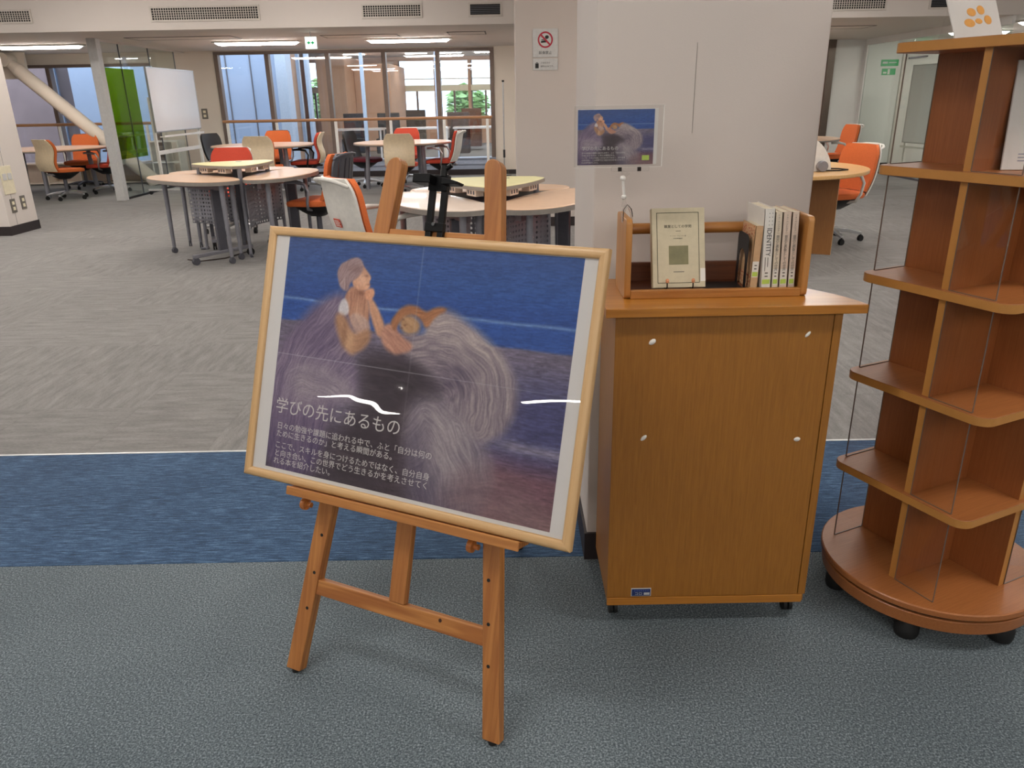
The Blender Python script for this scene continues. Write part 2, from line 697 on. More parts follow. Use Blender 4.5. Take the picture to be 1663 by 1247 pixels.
struct(MB().box(-16, 8.6, -8, YB, ZU, ZU + .1).build('ceiling', 'ceil'))
lowc = struct(MB().box(-16, 8.6, YB + .05, 15.2, ZC, ZC + .1).build('ceiling', 'ceil'))
struct(MB().box(-16, 8.6, YB, YB + .05, ZC, ZU).build('wall_soffit', 'wall'))
struct(MB().box(-16, 8.6, -8.2, -8, -.1, ZU).build('wall_back', 'wall'))
struct(MB().box(-16.2, -16, -8.2, 15.2, -.1, ZU).build('wall_left', 'wall'))
struct(MB().box(8.6, 8.8, -8.2, 15.2, -.1, ZU).build('wall_right', 'wallR'))


def wall_piece(name, x0, x1, z0, z1, mat='wall2'):
    return struct(MB().box(x0, x1, YF, YF + .2, z0, z1).build(name, mat))


wall_piece('wall_far', -16, -9.3, 0, ZC)
wall_piece('wall_far', -9.3, -6.45, 2.05, ZC)
wall_piece('wall_far', -9.3, -6.45, 0, .3)
wall_piece('wall_far', -6.45, -5.27, 0, ZC)
wall_piece('wall_far', -5.27, -.22, 2.213, ZC)
wall_piece('wall_far', -.22, 5.4, 0, ZC)
wall_piece('wall_far', 5.95, 7.2, 0, ZC, 'wallR')
wall_piece('wall_far', 8.0, 8.6, 0, ZC, 'wallR')
wall_piece('wall_far', 7.2, 8.0, 2.02, ZC, 'wallR')
struct(MB().box(-5.27, -.22, YF - .03, YF + .2, 0, .1).build('baseboard_far', 'base'))
struct(MB().box(-.22, 5.4, YF - .012, YF, 0, .08).build('baseboard_far', 'base'))
struct(MB().box(5.95, 7.2, YF - .012, YF, 0, .08).build('baseboard_far', 'base'))
# blue-grey stepped sill under the big window
m = MB().box(-5.27, -.22, YF - .02, YF + .2, .1, .19).box(-5.27, -.22, YF - .045, YF + .2, .19, .205)
m.box(-5.27, -.22, YF - .01, YF + .2, .205, .29).box(-5.27, -.22, YF - .04, YF + .2, .29, .312)
struct(m.build('window_sill', 'sill'))


def window(name, x0, x1, z0, z1, xs, mat='mullion', wd=.075, gl='glass'):
    h = holder(name)
    MB().box(x0, x1, YF - .02, YF + .1, z1 - .05, z1).build('window_head', mat, h)
    e = [x0 + wd / 2] + list(xs) + [x1 - wd / 2]
    for x in e:
        MB().box(x - wd / 2, x + wd / 2, YF - .03, YF + .12, z0, z1 - .05).build('mullion', mat, h, bevel=.006)
    for a, b in zip(e[:-1], e[1:]):
        MB().box(a + wd / 2, b - wd / 2, YF + .03, YF + .042, z0, z1 - .05).build('pane', gl, h)
    return h


window('window_1', -5.27, -.22, .312, 2.213, (-4.32, -3.23, -2.21, -1.24))
window('window_2', -9.3, -6.45, .3, 2.05, (-8.3,))
# brown framed door panel far right
d = holder('door_1')
MB().box(5.4, 5.82, YF - .02, YF + .08, 0, ZC).build('door_leaf', plain('pinkish_panel', '#c9a489', .6), d)
MB().box(5.82, 5.95, YF - .06, YF + .1, 0, ZC).build('door_post', plain('steel_post', '#6b5d54', .3, .6), d, bevel=.006)
for k in range(2):
    for q in range(2):
        MB().box(5.66 + .07 * q, 5.71 + .07 * q, YF - .03, YF - .02, 1.2 - .16 * k, 1.27 - .16 * k).build('wall_plate', 'greyink', d)

# right-hand glazed wall and the lobby behind it
gx = 6.52
h = holder('wall_right_glazing')
MB().box(gx - .02, gx + .02, 10.75, YF, 2.13, ZC).build('head_rail', 'wallR', h)
MB().box(gx - .03, gx + .03, YF - .1, YF, 0, 2.13).build('end_post', 'wallR', h)
ys = [10.75, 12.0, 13.2, YF - .55]
for a, b in zip([10.75, 12.0, 13.25], [11.99, 13.24, YF - .1]):
    MB().box(gx - .005, gx + .005, a, b, .03, 2.13).build('pane', 'glassgreen', h)
MB().box(gx - .02, gx + .02, 10.75, YF - .1, 0, .03).build('floor_rail', 'greyd', h)
d = holder('door_2')
MB().box(7.24, 7.96, YF - .01, YF + .04, 0, 1.98).build('door_leaf', 'wallR', d, bevel=.004)
for a, b, z0, z1 in ((7.2, 7.24, 0, 2.02), (7.96, 8.0, 0, 2.02), (7.24, 7.96, 1.98, 2.02)):
    MB().box(a, b, YF - .03, YF + .05, z0, z1).build('door_frame', 'ventbar', d)
m = MB().cyl((7.88, YF - .02, 1.02), (7.88, YF - .06, 1.02), .016).ball((7.88, YF - .075, 1.02), .03)
m.build('knob', 'silver', d, 40)
MB().bar((7.3, YF - .04, 1.9), (7.62, YF - .07, 1.93), .03, .03).build('closer_arm', 'greyd', d)

# pillars
def pillar(name, x0, x1, y0, y1, mat, bh=.1):
    p = struct(MB().box(x0, x1, y0, y1, 0, ZU).build(name, mat, bevel=.004))
    m = MB()
    e = .008
    for a in ((x0 - e, x1 + e, y0 - e, y0), (x0 - e, x1 + e, y1, y1 + e), (x0 - e, x0, y0, y1), (x1, x1 + e, y0, y1)):
        m.box(*a, 0, bh)
    m.build('skirting', 'base', p)
    return p


col_near = pillar('wall_near_pillar', .222, .79, 2.03, 2.6, 'column', .092)
MB().box(.4675, .4683, 2.0294, 2.0302, 1.25, 1.46).build('wallpaper_seam', 'greyink', col_near)
col_left = pillar('wall_left_pillar', -6.9, -5.545, 8.6, 9.14, 'wall', .1)
MB().box(-5.546, -5.544, 8.74, 8.744, .1, 2.2).build('panel_joint', 'greyink', col_left)
col_sign = pillar('wall_sign_pillar', .1, 1.0, 8.6, 9.5, 'column', .1)

# ---------------------------------------------------------------- ceiling lights
def ceiling_light(x, y, z, ln=1.25, label='', vis=True):
    t = thing('ceiling_light', label, 'ceiling light', (x, y, z), 0, 'fluorescent ceiling lights')
    m = MB()
    m.prism(rrect(-ln / 2 - .04, ln / 2 + .04, -.11, .11, .02), -.022, 0)
    m.build('housing', 'white', t, 40)
    # bevelled diffuser trough
    m = MB()
    a, b = ln / 2, .075
    m.loft([[(-a, -b, -.023), (a, -b, -.023), (a, b, -.023), (-a, b, -.023)],
            [(-a + .05, -b + .02, -.055), (a - .05, -b + .02, -.055), (a - .05, b - .02, -.055), (-a + .05, b - .02, -.055)]])
    m.build('diffuser', 'lamp', t)
    return t


for x, wd in ((-7.16, 'leftmost long ceiling light over the table beside the diagonal brace'), (-3.82, 'middle long ceiling light in front of the big window'), (-1.49, 'right long ceiling light in front of the big window'),
              (.9, 'ceiling light hidden behind the pillar with the signs'), (4.25, 'ceiling light glimpsed right of the near pillar')):
    ceiling_light(x, 12.85, ZC, 1.25, wd)
for y_ in (11.6, 13.4):  # unseen lobby fixtures, added to brighten the space behind the glazing
    ceiling_light(7.6, y_, ZC, .9, 'added ceiling light brightening the lobby behind the right glass wall')
rows = {-4.05: (-11.8, -10.5, -5.95, -3.55, -1.15, 1.25, 3.65), -2.2: (-2.2, .2, 2.6, 5.0), 1.0: (-10.9, -8.5, -6.1, -3.7, -1.0, 2.2, 4.8),
        4.4: (-9.4, -7.0, -4.6, -2.2, .2, 2.6, 5.0), 7.2: (-9.4, -7.0, -4.6, -2.2, 2.6, 5.0), 9.1: (-7.8, -5.0, -2.2, 3.2)}
for y, xs in rows.items():
    for x in xs:
        ceiling_light(x, y, ZU, 1.25, 'overhead reading room light beyond the top edge of the photo')

# ---------------------------------------------------------------- vents on the soffit
def vent(x0, x1, z0, z1, label, grid=True):
    t = thing('air_vent', label, 'air vent', ((x0 + x1) / 2, YB, (z0 + z1) / 2), 0, 'air vents along the soffit')
    a, b = (x1 - x0) / 2, (z1 - z0) / 2
    MB().box(-a, a, -.004, -.001, -b, b).build('backing', 'dark', t)
    m = MB()
    e = .022
    for q in ((-a - e, a + e, b, b + e), (-a - e, a + e, -b - e, -b), (-a - e, -a, -b, b), (a, a + e, -b, b)):
        m.box(q[0], q[1], -.016, -.001, q[2], q[3])
    m.build('frame', 'ventbar', t)
    if grid:
        m = MB()
        n = int(2 * a / .03)
        for k in range(1, n):
            xx = -a + 2 * a * k / n
            m.box(xx - .004, xx + .004, -.013, -.004, -b, b)
        m.build('vertical_slats', 'ventbar', t)['kind'] = 'stuff'
        for k in range(1, 5):
            zz = -b + 2 * b * k / 5
            MB().box(-a, a, -.011, -.005, zz - .003, zz + .003).build('slat', 'ventbar', t)
    else:
        for k in range(1, 6):
            zz = -b + 2 * b * k / 6
            MB().box(-a, a, -.012, -.005, zz - .004, zz + .004).build('slat', 'greyd', t)
    return t


vent(-6.8, -6.0, 2.355, 2.475, 'air vent at the left edge, above the left pillar')
vent(-4.46, -3.12, 2.345, 2.48, 'widest air vent, above the whiteboard')
vent(-1.79, -1.07, 2.34, 2.465, 'air vent above the big window, between exit sign and louvred vent')
vent(-.44, -.06, 2.34, 2.46, 'small louvred air vent beside the pillar with the signs', False)
vent(4.05, 4.81, 2.33, 2.46, 'air vent right of the near pillar')
vent(5.39, 5.7, 2.33, 2.45, 'small louvred air vent near the revolving shelf', False)

# ceiling hatches
for x, y, lx, ly, lb in ((-2.1, 12.2, 1.1, .5, 'ceiling hatch behind the right long light'), (-.55, 12.0, .55, .5, 'small ceiling hatch left of the sign pillar'), (-4.6, 12.0, 1.5, .5, 'long ceiling hatch above the whiteboard'), (4.9, 12.2, .8, .5, 'ceiling hatch right of the near pillar')):
    t = thing('ceiling_hatch', lb, 'hatch', (x, y, ZC))
    m = MB()
    for q in ((-lx / 2, lx / 2, -ly / 2, -ly / 2 + .02), (-lx / 2, lx / 2, ly / 2 - .02, ly / 2), (-lx / 2, -lx / 2 + .02, -ly / 2, ly / 2), (lx / 2 - .02, lx / 2, -ly / 2, ly / 2)):
        m.box(*q, -.006, 0)
    m.build('rim', 'greyink', t)
    MB().box(-lx / 2 + .02, lx / 2 - .02, -ly / 2 + .02, ly / 2 - .02, -.004, 0).build('panel', 'ceil', t)

# hanging exit guide sign
t = thing('exit_sign', 'white hanging exit sign with green arrows, below the soffit', 'exit sign', (-2.63, 11.3, 2.09))
MB().box(-.075, .075, -.02, .02, -.075, .075).build('box', 'signlit', t, bevel=.003)
m = MB()
for sgn in (-1, 1):
    X = Matrix.Rotation(PI / 2, 4, 'X')
    m.prism([(sgn * .05, 0), (sgn * .02, .025), (sgn * .02, .008), (sgn * .004, .008), (sgn * .004, -.008), (sgn * .02, -.008), (sgn * .02, -.025)][::sgn], .0205, .022, X)
m.build('arrows', 'greenlit', t)
MB().cyl((0, 0, .075), (0, 0, .14), .006).build('hanger', 'silver', t)
t = thing('exit_sign', 'small lit green exit sign above the white door behind the glass', 'exit sign', (7.55, YF - .05, 2.1))
MB().box(-.11, .11, -.02, .05, -.06, .06).build('box', 'greenlit', t, bevel=.003)
m = MB().box(-.06, -.02, -.023, -.02, -.04, .03).box(.0, .06, -.023, -.02, -.04, -.01).box(.02, .05, -.023, -.02, -.005, .035)
m.build('pictogram', 'signlit', t)

# signs on the pillar
t = thing('no_food_sign', 'grey sign with red no-food-and-drink symbol on the pillar', 'sign', (.41, 8.598, 1.87))
MB().box(-.13, .13, -.006, 0, -.135, .135).build('plate', 'signgrey', t, bevel=.002)
X = Matrix.Translation((0, -.0066, .03)) @ Matrix.Rotation(PI / 2, 4, 'X')
m = MB()
ring = [(math.cos(2 * PI * k / 40), math.sin(2 * PI * k / 40)) for k in range(40)]
for k in range(40):
    a, b = ring[k], ring[(k + 1) % 40]
    m.prism([(a[0] * .078, a[1] * .078), (b[0] * .078, b[1] * .078), (b[0] * .062, b[1] * .062), (a[0] * .062, a[1] * .062)][::-1], 0, .002, X)
m.build('red_ring', 'red', t)
MB().prism([(-.052, .040), (-.040, .052), (.052, -.040), (.040, -.052)][::-1], .0005, .003, X).build('red_bar', 'red', t)
m = MB().prism(superellipse(.02, .017, 2, 16, (.016, .025)), 0, .0012, X).prism([(-.045, -.012), (-.005, -.004), (.02, -.012), (.02, -.024), (-.045, -.03)], 0, .0012, X)
m.prism([(-.04, .002), (-.01, .006), (-.01, 0), (-.04, -.006)][::-1], 0, .0012, X)
m.build('food_symbol', 'ink', t)
text_mesh('飲食禁止', .034, 'ink', 'lettering', t, (0, -.0068, -.105), align='CENTER')
t = thing('bottle_rule_sign', 'small grey sign about lidded drinks below the no-food sign', 'sign', (.41, 8.598, 1.665))
MB().box(-.13, .13, -.006, 0, -.055, .055).build('plate', 'signgrey', t, bevel=.002)
MB().box(-.105, -.07, -.008, -.006, -.035, .012).box(-.098, -.077, -.008, -.006, .016, .022).build('bottle_symbol', 'ink', t)
text_mesh('フタ付きの', .02, 'ink', 'lettering', t, (-.05, -.0068, .008))
text_mesh('飲料はOKです。', .02, 'ink', 'lettering', t, (-.05, -.0068, -.025))

# ---------------------------------------------------------------- outside the big window
struct(MB().box(-40, 20, 15.25, 70, -.5, -.3).build('ground_court', 'farfloor'))
blue = struct(MB().box(-9.0, -4.62, 17.0, 17.3, -.3, 4.5).build('wall_court', 'bluepanel'))
for x in (-5.75, -5.25):
    MB().box(x - .012, x + .012, 16.985, 17.0, -.3, 4.5).build('panel_joint', 'greyd', blue)
MB().box(-4.72, -4.5, 16.9, 17.35, -.3, 4.5).build('corner_post', 'mullionblue', blue, bevel=.01)
MB().box(-4.3, -4.22, 17.6, 17.8, -.3, 4.5).build('corner_post', 'mullionblue', blue, bevel=.01)
mv = struct(MB().box(-13, -8.2, 18.2, 18.5, -.3, 5).build('wall_court', 'mauve'))
MB().box(-9.9, -9.2, 18.15, 18.2, .6, 2.6).build('window', 'glass', mv)
MB().box(-10.0, -9.9, 18.12, 18.2, .5, 2.7).build('downpipe', 'bluepanel', mv)

opp = thing('opposite_building', 'library wing seen across the court through the big window', 'building', (0, 18.3, 0))
MB().box(-7, 5, 0, 8.2, -.3, 0).build('floor_slab', 'farfloor', opp)
MB().box(-7, 5, 0, 8.2, 2.62, 2.9).build('ceiling_slab', 'ceil', opp)
MB().box(-7.2, -7, 0, 8.2, -.3, 2.9).build('side_wall', 'brownwall', opp)
MB().box(4.8, 5, 0, 8.2, -.3, 2.9).build('side_wall', 'brownwall', opp)
# back wall with openings to daylight
ops = [(-6.35, -5.85), (-3.4, -2.3), (-2.1, -1.22), (-1.12, -.2), (.2, 1.4), (1.8, 3.2)]
m = MB().box(-7, 5, 7.8, 8.0, 0, .78).box(-7, 5, 7.8, 8.0, 2.5, 2.62)
e = [-7] + [v for o_ in ops for v in o_] + [5]
for a, b in zip(e[::2], e[1::2]):
    m.box(a, b, 7.8, 8.0, .78, 2.5)
m.build('back_wall', 'brownwall', opp)
for a, b in ops:
    f = MB().box(a, b, 7.74, 7.8, 1.60, 1.78).box(a, b, 7.76, 7.82, 1.95, 1.98).build('transom', 'card', opp)
    c = (a + b) / 2
    MB().box(c - .03, c + .03, 7.76, 7.84, .78, 1.6).box(a, a + .04, 7.76, 7.84, .78, 2.5).build('window_frame', 'mullion', opp)
    MB().box(a, b, 7.88, 7.89, .78, 2.5).build('pane', 'glass', opp)
for x0, x1, y0, y1, zt in ((-4.95, -4.2, 3.2, 5.4, 2.45), (-4.2, -3.2, 4.4, 7.7, 2.3)):
    MB().box(x0, x1, y0, y1, 0, zt).build('partition_block', 'brownwall', opp, bevel=.02)
MB().box(-7, -4.64, -.02, .1, -.3, 2.62).build('facade_wall', 'brownwall', opp)
for x in (-4.6, -3.2, -1.55, .1, 1.8):
    MB().box(x - .035, x + .035, -.05, .06, -.3, 2.62).build('facade_mullion', 'mullionblue', opp)
for a, b in zip((-4.6, -3.2, -1.55, .1), (-3.2, -1.55, .1, 1.8)):
    MB().box(a + .04, b - .04, 0, .01, 0, 2.6).build('facade_pane', 'glass', opp)
for x in (-4.4, -2.6, -1.6, -.6, .6):
    for y in (1.5, 3.6, 5.8):
        MB().box(x - .3, x + .3, y - .05, y + .05, 2.6, 2.62).build('tube_light', 'farlamp', opp)
for k, (x, y, hgt) in enumerate(((-2.62, 5.0, 1.08), (-1.0, 4.6, 1.1), (-3.9, 2.4, 1.05), (-3.0, 2.2, 1.05), (-1.2, 1.7, 1.05))):
    m = MB().prism(rrect(-.28, .28, -.06, .06, .05), .35, hgt, Matrix.Translation((x, y, 0)))
    m.prism(rrect(-.28, .28, -.5, .06, .06), .1, .45, Matrix.Translation((x, y, 0)))
    o = m.build('armchair', plain('armchair_cloth_%d' % k, ('#4a4038', '#6b4a38', '#3f3d40', '#44403c', '#57463c')[k], .9), opp, 40, .015)
for x in (-3.6, -2.0, -.7):
    m = MB().box(x - .6, x + .6, 1.0, 1.7, .68, .72)
    for a in (-.55, .55):
        for b in (1.05, 1.65):
            m.box(x + a - .02, x + a + .02, b - .02, b + .02, 0, .68)
    m.build('reading_table', 'tablewhite', opp)


def tree(x, y, hgt, r, lb, seed):
    rr = random.Random(seed)
    t = thing('tree', lb, 'tree', (x, y, -.3), 0, 'trees outside the far windows')
    m = MB().tube([(0, 0, 0), (.05, 0, hgt * .3), (.0, .08, hgt * .6), (.05, 0, hgt * .85)], [.12, .1, .07, .03])
    for k in range(5):
        a = rr.uniform(0, 6.28)
        m.tube([(.02, .02, hgt * (.35 + .08 * k)), (r * .4 * math.cos(a), r * .4 * math.sin(a), hgt * (.5 + .08 * k)), (r * .7 * math.cos(a), r * .7 * math.sin(a), hgt * (.58 + .08 * k))], [.05, .03, .012], 6)
    m.build('trunk', 'bark', t, 40)
    m = MB()
    for k in range(700):
        th, ph, q = rr.uniform(0, 6.28), math.acos(rr.uniform(-1, 1)), rr.uniform(.45, 1)
        c = Vector((r * q * math.sin(ph) * math.cos(th), r * q * math.sin(ph) * math.sin(th), hgt * .68 + hgt * .36 * q * math.cos(ph)))
        X = Matrix.Translation(c) @ Matrix.Rotation(rr.uniform(0, 6.28), 4, 'Z') @ Matrix.Rotation(rr.uniform(-1, 1), 4, 'X')
        s = rr.uniform(.12, .26)
        m.add([(-s, 0, 0), (0, -s * .5, .03), (s, 0, 0), (0, s * .5, .03)], [(0, 1, 2, 3)], X)
    m.build('foliage', 'leaf', t)['kind'] = 'stuff'


tree(-1.5, 31.5, 2.1, .8, 'leafy tree outside the middle daylight window', 1)
tree(.6, 32.0, 2.1, .8, 'leafy tree outside the right daylight window', 2)
tree(-6.9, 31.0, 2.4, .8, 'leafy tree outside the narrow left daylight window', 3)

# ---------------------------------------------------------------- handrails along the windows
def handrail(x0, x1, posts, lb):
    t = thing('handrail', lb, 'handrail', ((x0 + x1) / 2, YF - .2, 0))
    a = (x1 - x0) / 2
    MB().cyl((-a, 0, 1.03), (a, 0, 1.03), .026).build('rail', 'railwood', t, 40)
    for x in posts:
        x -= (x0 + x1) / 2
        MB().box(x - .025, x + .025, -.012, .012, .0, 1.0).build('post', 'white', t, bevel=.004)
    return t


handrail(-5.2, -.27, (-5.12, -4.22, -3.14, -2.13, -1.15, -.36), 'wooden handrail on white posts in front of the big window')
handrail(-9.25, -6.5, (-9.15, -8.2, -7.3, -6.6), 'wooden handrail on white posts behind the diagonal brace')

# diagonal steel brace on the left
t = thing('diagonal_brace', 'thick cream tubular steel brace slanting across the left window', 'brace', (-8.5, 14.12, 2.1))
p0, p1 = Vector((0, 0, 0)), Vector((2.2, 0, -2.05))
dv = (p1 - p0).normalized()
MB().cyl(p0 + dv * .25, p1, .115, n=24).build('pipe', 'wall2', t, 40)
MB().cyl(p0 + dv * .05, p0 + dv * .25, .07, .115, 24).build('cone_end', 'wall2', t, 40)
MB().cyl((.02, -.12, 0), (.02, .12, 0), .11, n=20).build('pin_joint', 'wall2', t, 40)
MB().box(-.75, .25, .13, .18, -.3, .125).build('gusset', 'wall2', t)
MB().cyl(p1 - dv * .03, (p1.x, 0, -2.1), .125, n=24).build('foot_collar', 'wall2', t, 40)


# ================================================================ background furniture
# glass partition on the left
t = thing('glass_partition', 'frameless glass partition with green film behind the whiteboard', 'partition', (-5.8, 11.72, 0))
MB().box(-.07, .06, 0, .13, 0, ZC).build('end_post', 'signgrey', t, bevel=.004)
for a, b in ((.13, .765), (.775, 1.775), (1.785, 2.79)):
    MB().box(-.006, .006, a, b, .03, 2.2).build('pane', 'glassgreen', t)
for y in (.77, 1.78, 2.8):
    MB().box(-.008, .008, y - .005, y + .005, .03, 2.2).build('joint', 'greyd', t)
MB().box(-.02, .02, .13, 2.82, 0, .03).build('floor_rail', 'black', t)
MB().box(-.02, .02, .13, 3.26, 2.2, ZC).build('head_rail', 'ventbar', t)
MB().box(.0065, .0085, .14, .765, .58, 1.86).build('green_film', 'film', t)
MB().box(.0065, .0085, .775, 1.14, .58, 1.86).build('green_film', 'film', t)

# whiteboard on a rolling stand
def whiteboard(loc, rz, lb, ln=1.84, z0=.95, z1=1.87):
    t = thing('rolling_whiteboard', lb, 'whiteboard', loc, rz)
    a = ln / 2
    MB().box(-a, a, -.022, .0, z0, z1).build('board', plain('whiteboard_enamel', '#e6e4e6', .18, 0, .01, 3), t, bevel=.004)
    m = MB()
    for q in ((-a - .012, a + .012, z1, z1 + .014), (-a - .012, a + .012, z0 - .014, z0), (-a - .012, -a, z0, z1), (a, a + .012, z0, z1)):
        m.box(q[0], q[1], -.026, .006, q[2], q[3])
    m.build('rim', 'silver', t)
    MB().box(-a * .9, a * .9, -.1, -.02, z0 - .09, z0 - .075).box(-a * .9, a * .9, -.1, -.095, z0 - .075, z0 - .06).build('pen_tray', 'white', t)
    for s in (-1, 1):
        MB().box(s * (a - .03) - .025, s * (a - .03) + .025, .005, .045, .06, 1.45).build('post', 'white', t, bevel=.004)
        MB().box(s * (a - .03) - .02, s * (a - .03) + .02, -.3, .27, .055, .085).build('foot', 'signgrey', t, bevel=.006)
        for y in (-.27, .24):
            caster(t, (s * (a - .03), y, 0), .028)
    MB().box(-a + .05, a - .05, .01, .04, .6, .66).build('crossbar', 'white', t, bevel=.004)
    return t


def caster(parent, p, r=.026, mat='rubber', fork='black', name='caster'):
    x, y, z = p
    m = MB()
    m.cyl((x - r * .55, y, z + r), (x - r * .12, y, z + r), r, n=14).cyl((x + r * .12, y, z + r), (x + r * .55, y, z + r), r, n=14)
    m.cyl((x, y, z + r), (x, y, z + r * 2.5), r * .28, n=8)
    m.box(x - r * .5, x + r * .5, y - r * .5, y + r * .5, z + r * 1.5, z + r * 2.1)
    return m.build(name, mat, parent, 40)


whiteboard((-5.46, 13.42, 0), PI / 2, 'white magnetic whiteboard on a rolling stand beside the glass partition')
whiteboard((7.15, 13.6, 0), -PI / 2 * .93, 'whiteboard on wheels seen edge-on behind the right glass wall', 1.3, .5, 1.75)

# low open bookcase under the left window
t = thing('low_bookcase', 'low cream open bookcase under the left window', 'bookcase', (-8.06, 14.52, 0))
for x in (-1.5, -.9, -.3, .3, .9, 1.5):
    MB().box(x - .012, x + .012, -.16, .16, 0, .36).build('upright', 'wall2', t)
MB().box(-1.52, 1.52, -.17, .17, .36, .385).build('top', 'tablewhite', t, bevel=.003)
MB().box(-1.51, 1.51, -.15, .16, .02, .04).build('bottom_shelf', 'wall2', t)
MB().box(-1.51, 1.51, .145, .16, .04, .36).build('back_panel', 'tablewhite', t)
t = thing('low_bookcase', 'low white cube bookcase seen through the glass partition', 'bookcase', (-6.2, 14.6, 0))
for x in (-.25, .0, .25):
    MB().box(x - .012, x + .012, -.16, .16, 0, .72).build('upright', 'white', t)
for z in (.02, .36, .72):
    MB().box(-.26, .26, -.16, .16, z - .012, z + .012).build('shelf', 'white', t)

# outlets, switches and notices on the left pillar
def outlet(x, y, z, w_, h_, lb, mat='greyink', face='x', holes=2):
    t = thing('wall_outlet', lb, 'outlet', (x, y, z))
    if face == 'x':
        MB().box(0, .008, -w_ / 2, w_ / 2, -h_ / 2, h_ / 2).build('plate', mat, t, bevel=.002)
        for k in range(holes):
            zz = (k - (holes - 1) / 2) * h_ * .4
            MB().box(.007, .011, -w_ * .22, w_ * .22, zz - h_ * .12, zz + h_ * .12).build('socket', 'card', t)
    else:
        MB().box(-w_ / 2, w_ / 2, -.008, 0, -h_ / 2, h_ / 2).build('plate', mat, t, bevel=.002)
        for k in range(holes):
            zz = (k - (holes - 1) / 2) * h_ * .4
            MB().box(-w_ * .22, w_ * .22, -.011, -.007, zz - h_ * .12, zz + h_ * .12).build('socket', 'card', t)
    return t


px = -5.545
outlet(px, 8.74, .31, .09, .15, 'silver double outlet low on the left pillar, nearer one')
outlet(px, 8.93, .325, .09, .15, 'silver double outlet low on the left pillar, farther one')
outlet(px, 8.65, .80, .07, .09, 'small switch plate on the left pillar above the thermostat', 'signgrey', 'x', 1)
outlet(px, 8.72, .94, .07, .07, 'small upper switch plate on the left pillar', 'signgrey', 'x', 1)
t = thing('thermostat_panel', 'cream control panel with two buttons on the left pillar', 'control panel', (px, 8.74, .61))
MB().box(0, .01, -.1, .1, -.17, .13).build('plate', 'card', t, bevel=.003)
for y in (-.045, .045):
    MB().box(.01, .014, y - .035, y + .035, -.02, .05).build('button', 'signgrey', t, bevel=.001)
t = thing('wall_notice', 'small blue and white notice on the left pillar', 'notice', (px, 8.68, 1.06))
MB().box(0, .004, -.06, .09, -.03, .03).build('sheet', 'white', t)
MB().box(.004, .006, -.05, .02, -.022, .022).build('print', 'labelblue', t)
outlet(-5.83 + .25, YF, 1.17, .11, .18, 'grey switch plate on the far wall beside the whiteboard', 'greyink', 'y', 2)

# slim pole stand by the window corner
t = thing('pole_stand', 'slim metal pole stand in the corner right of the big window', 'stand', (-.06, 14.7, 0))
MB().cyl((0, 0, .02), (0, 0, 1.62), .012).build('pole', 'silver', t, 40)
MB().lathe([(.13, 0), (.13, .012), (.03, .025)], 20).build('base', 'greyd', t, 40)
MB().cyl((0, 0, 1.62), (0, 0, 1.65), .022).build('knob', 'dark', t, 40)
MB().box(-.02, .02, -.03, .0, .32, .46).build('clip', 'black', t)


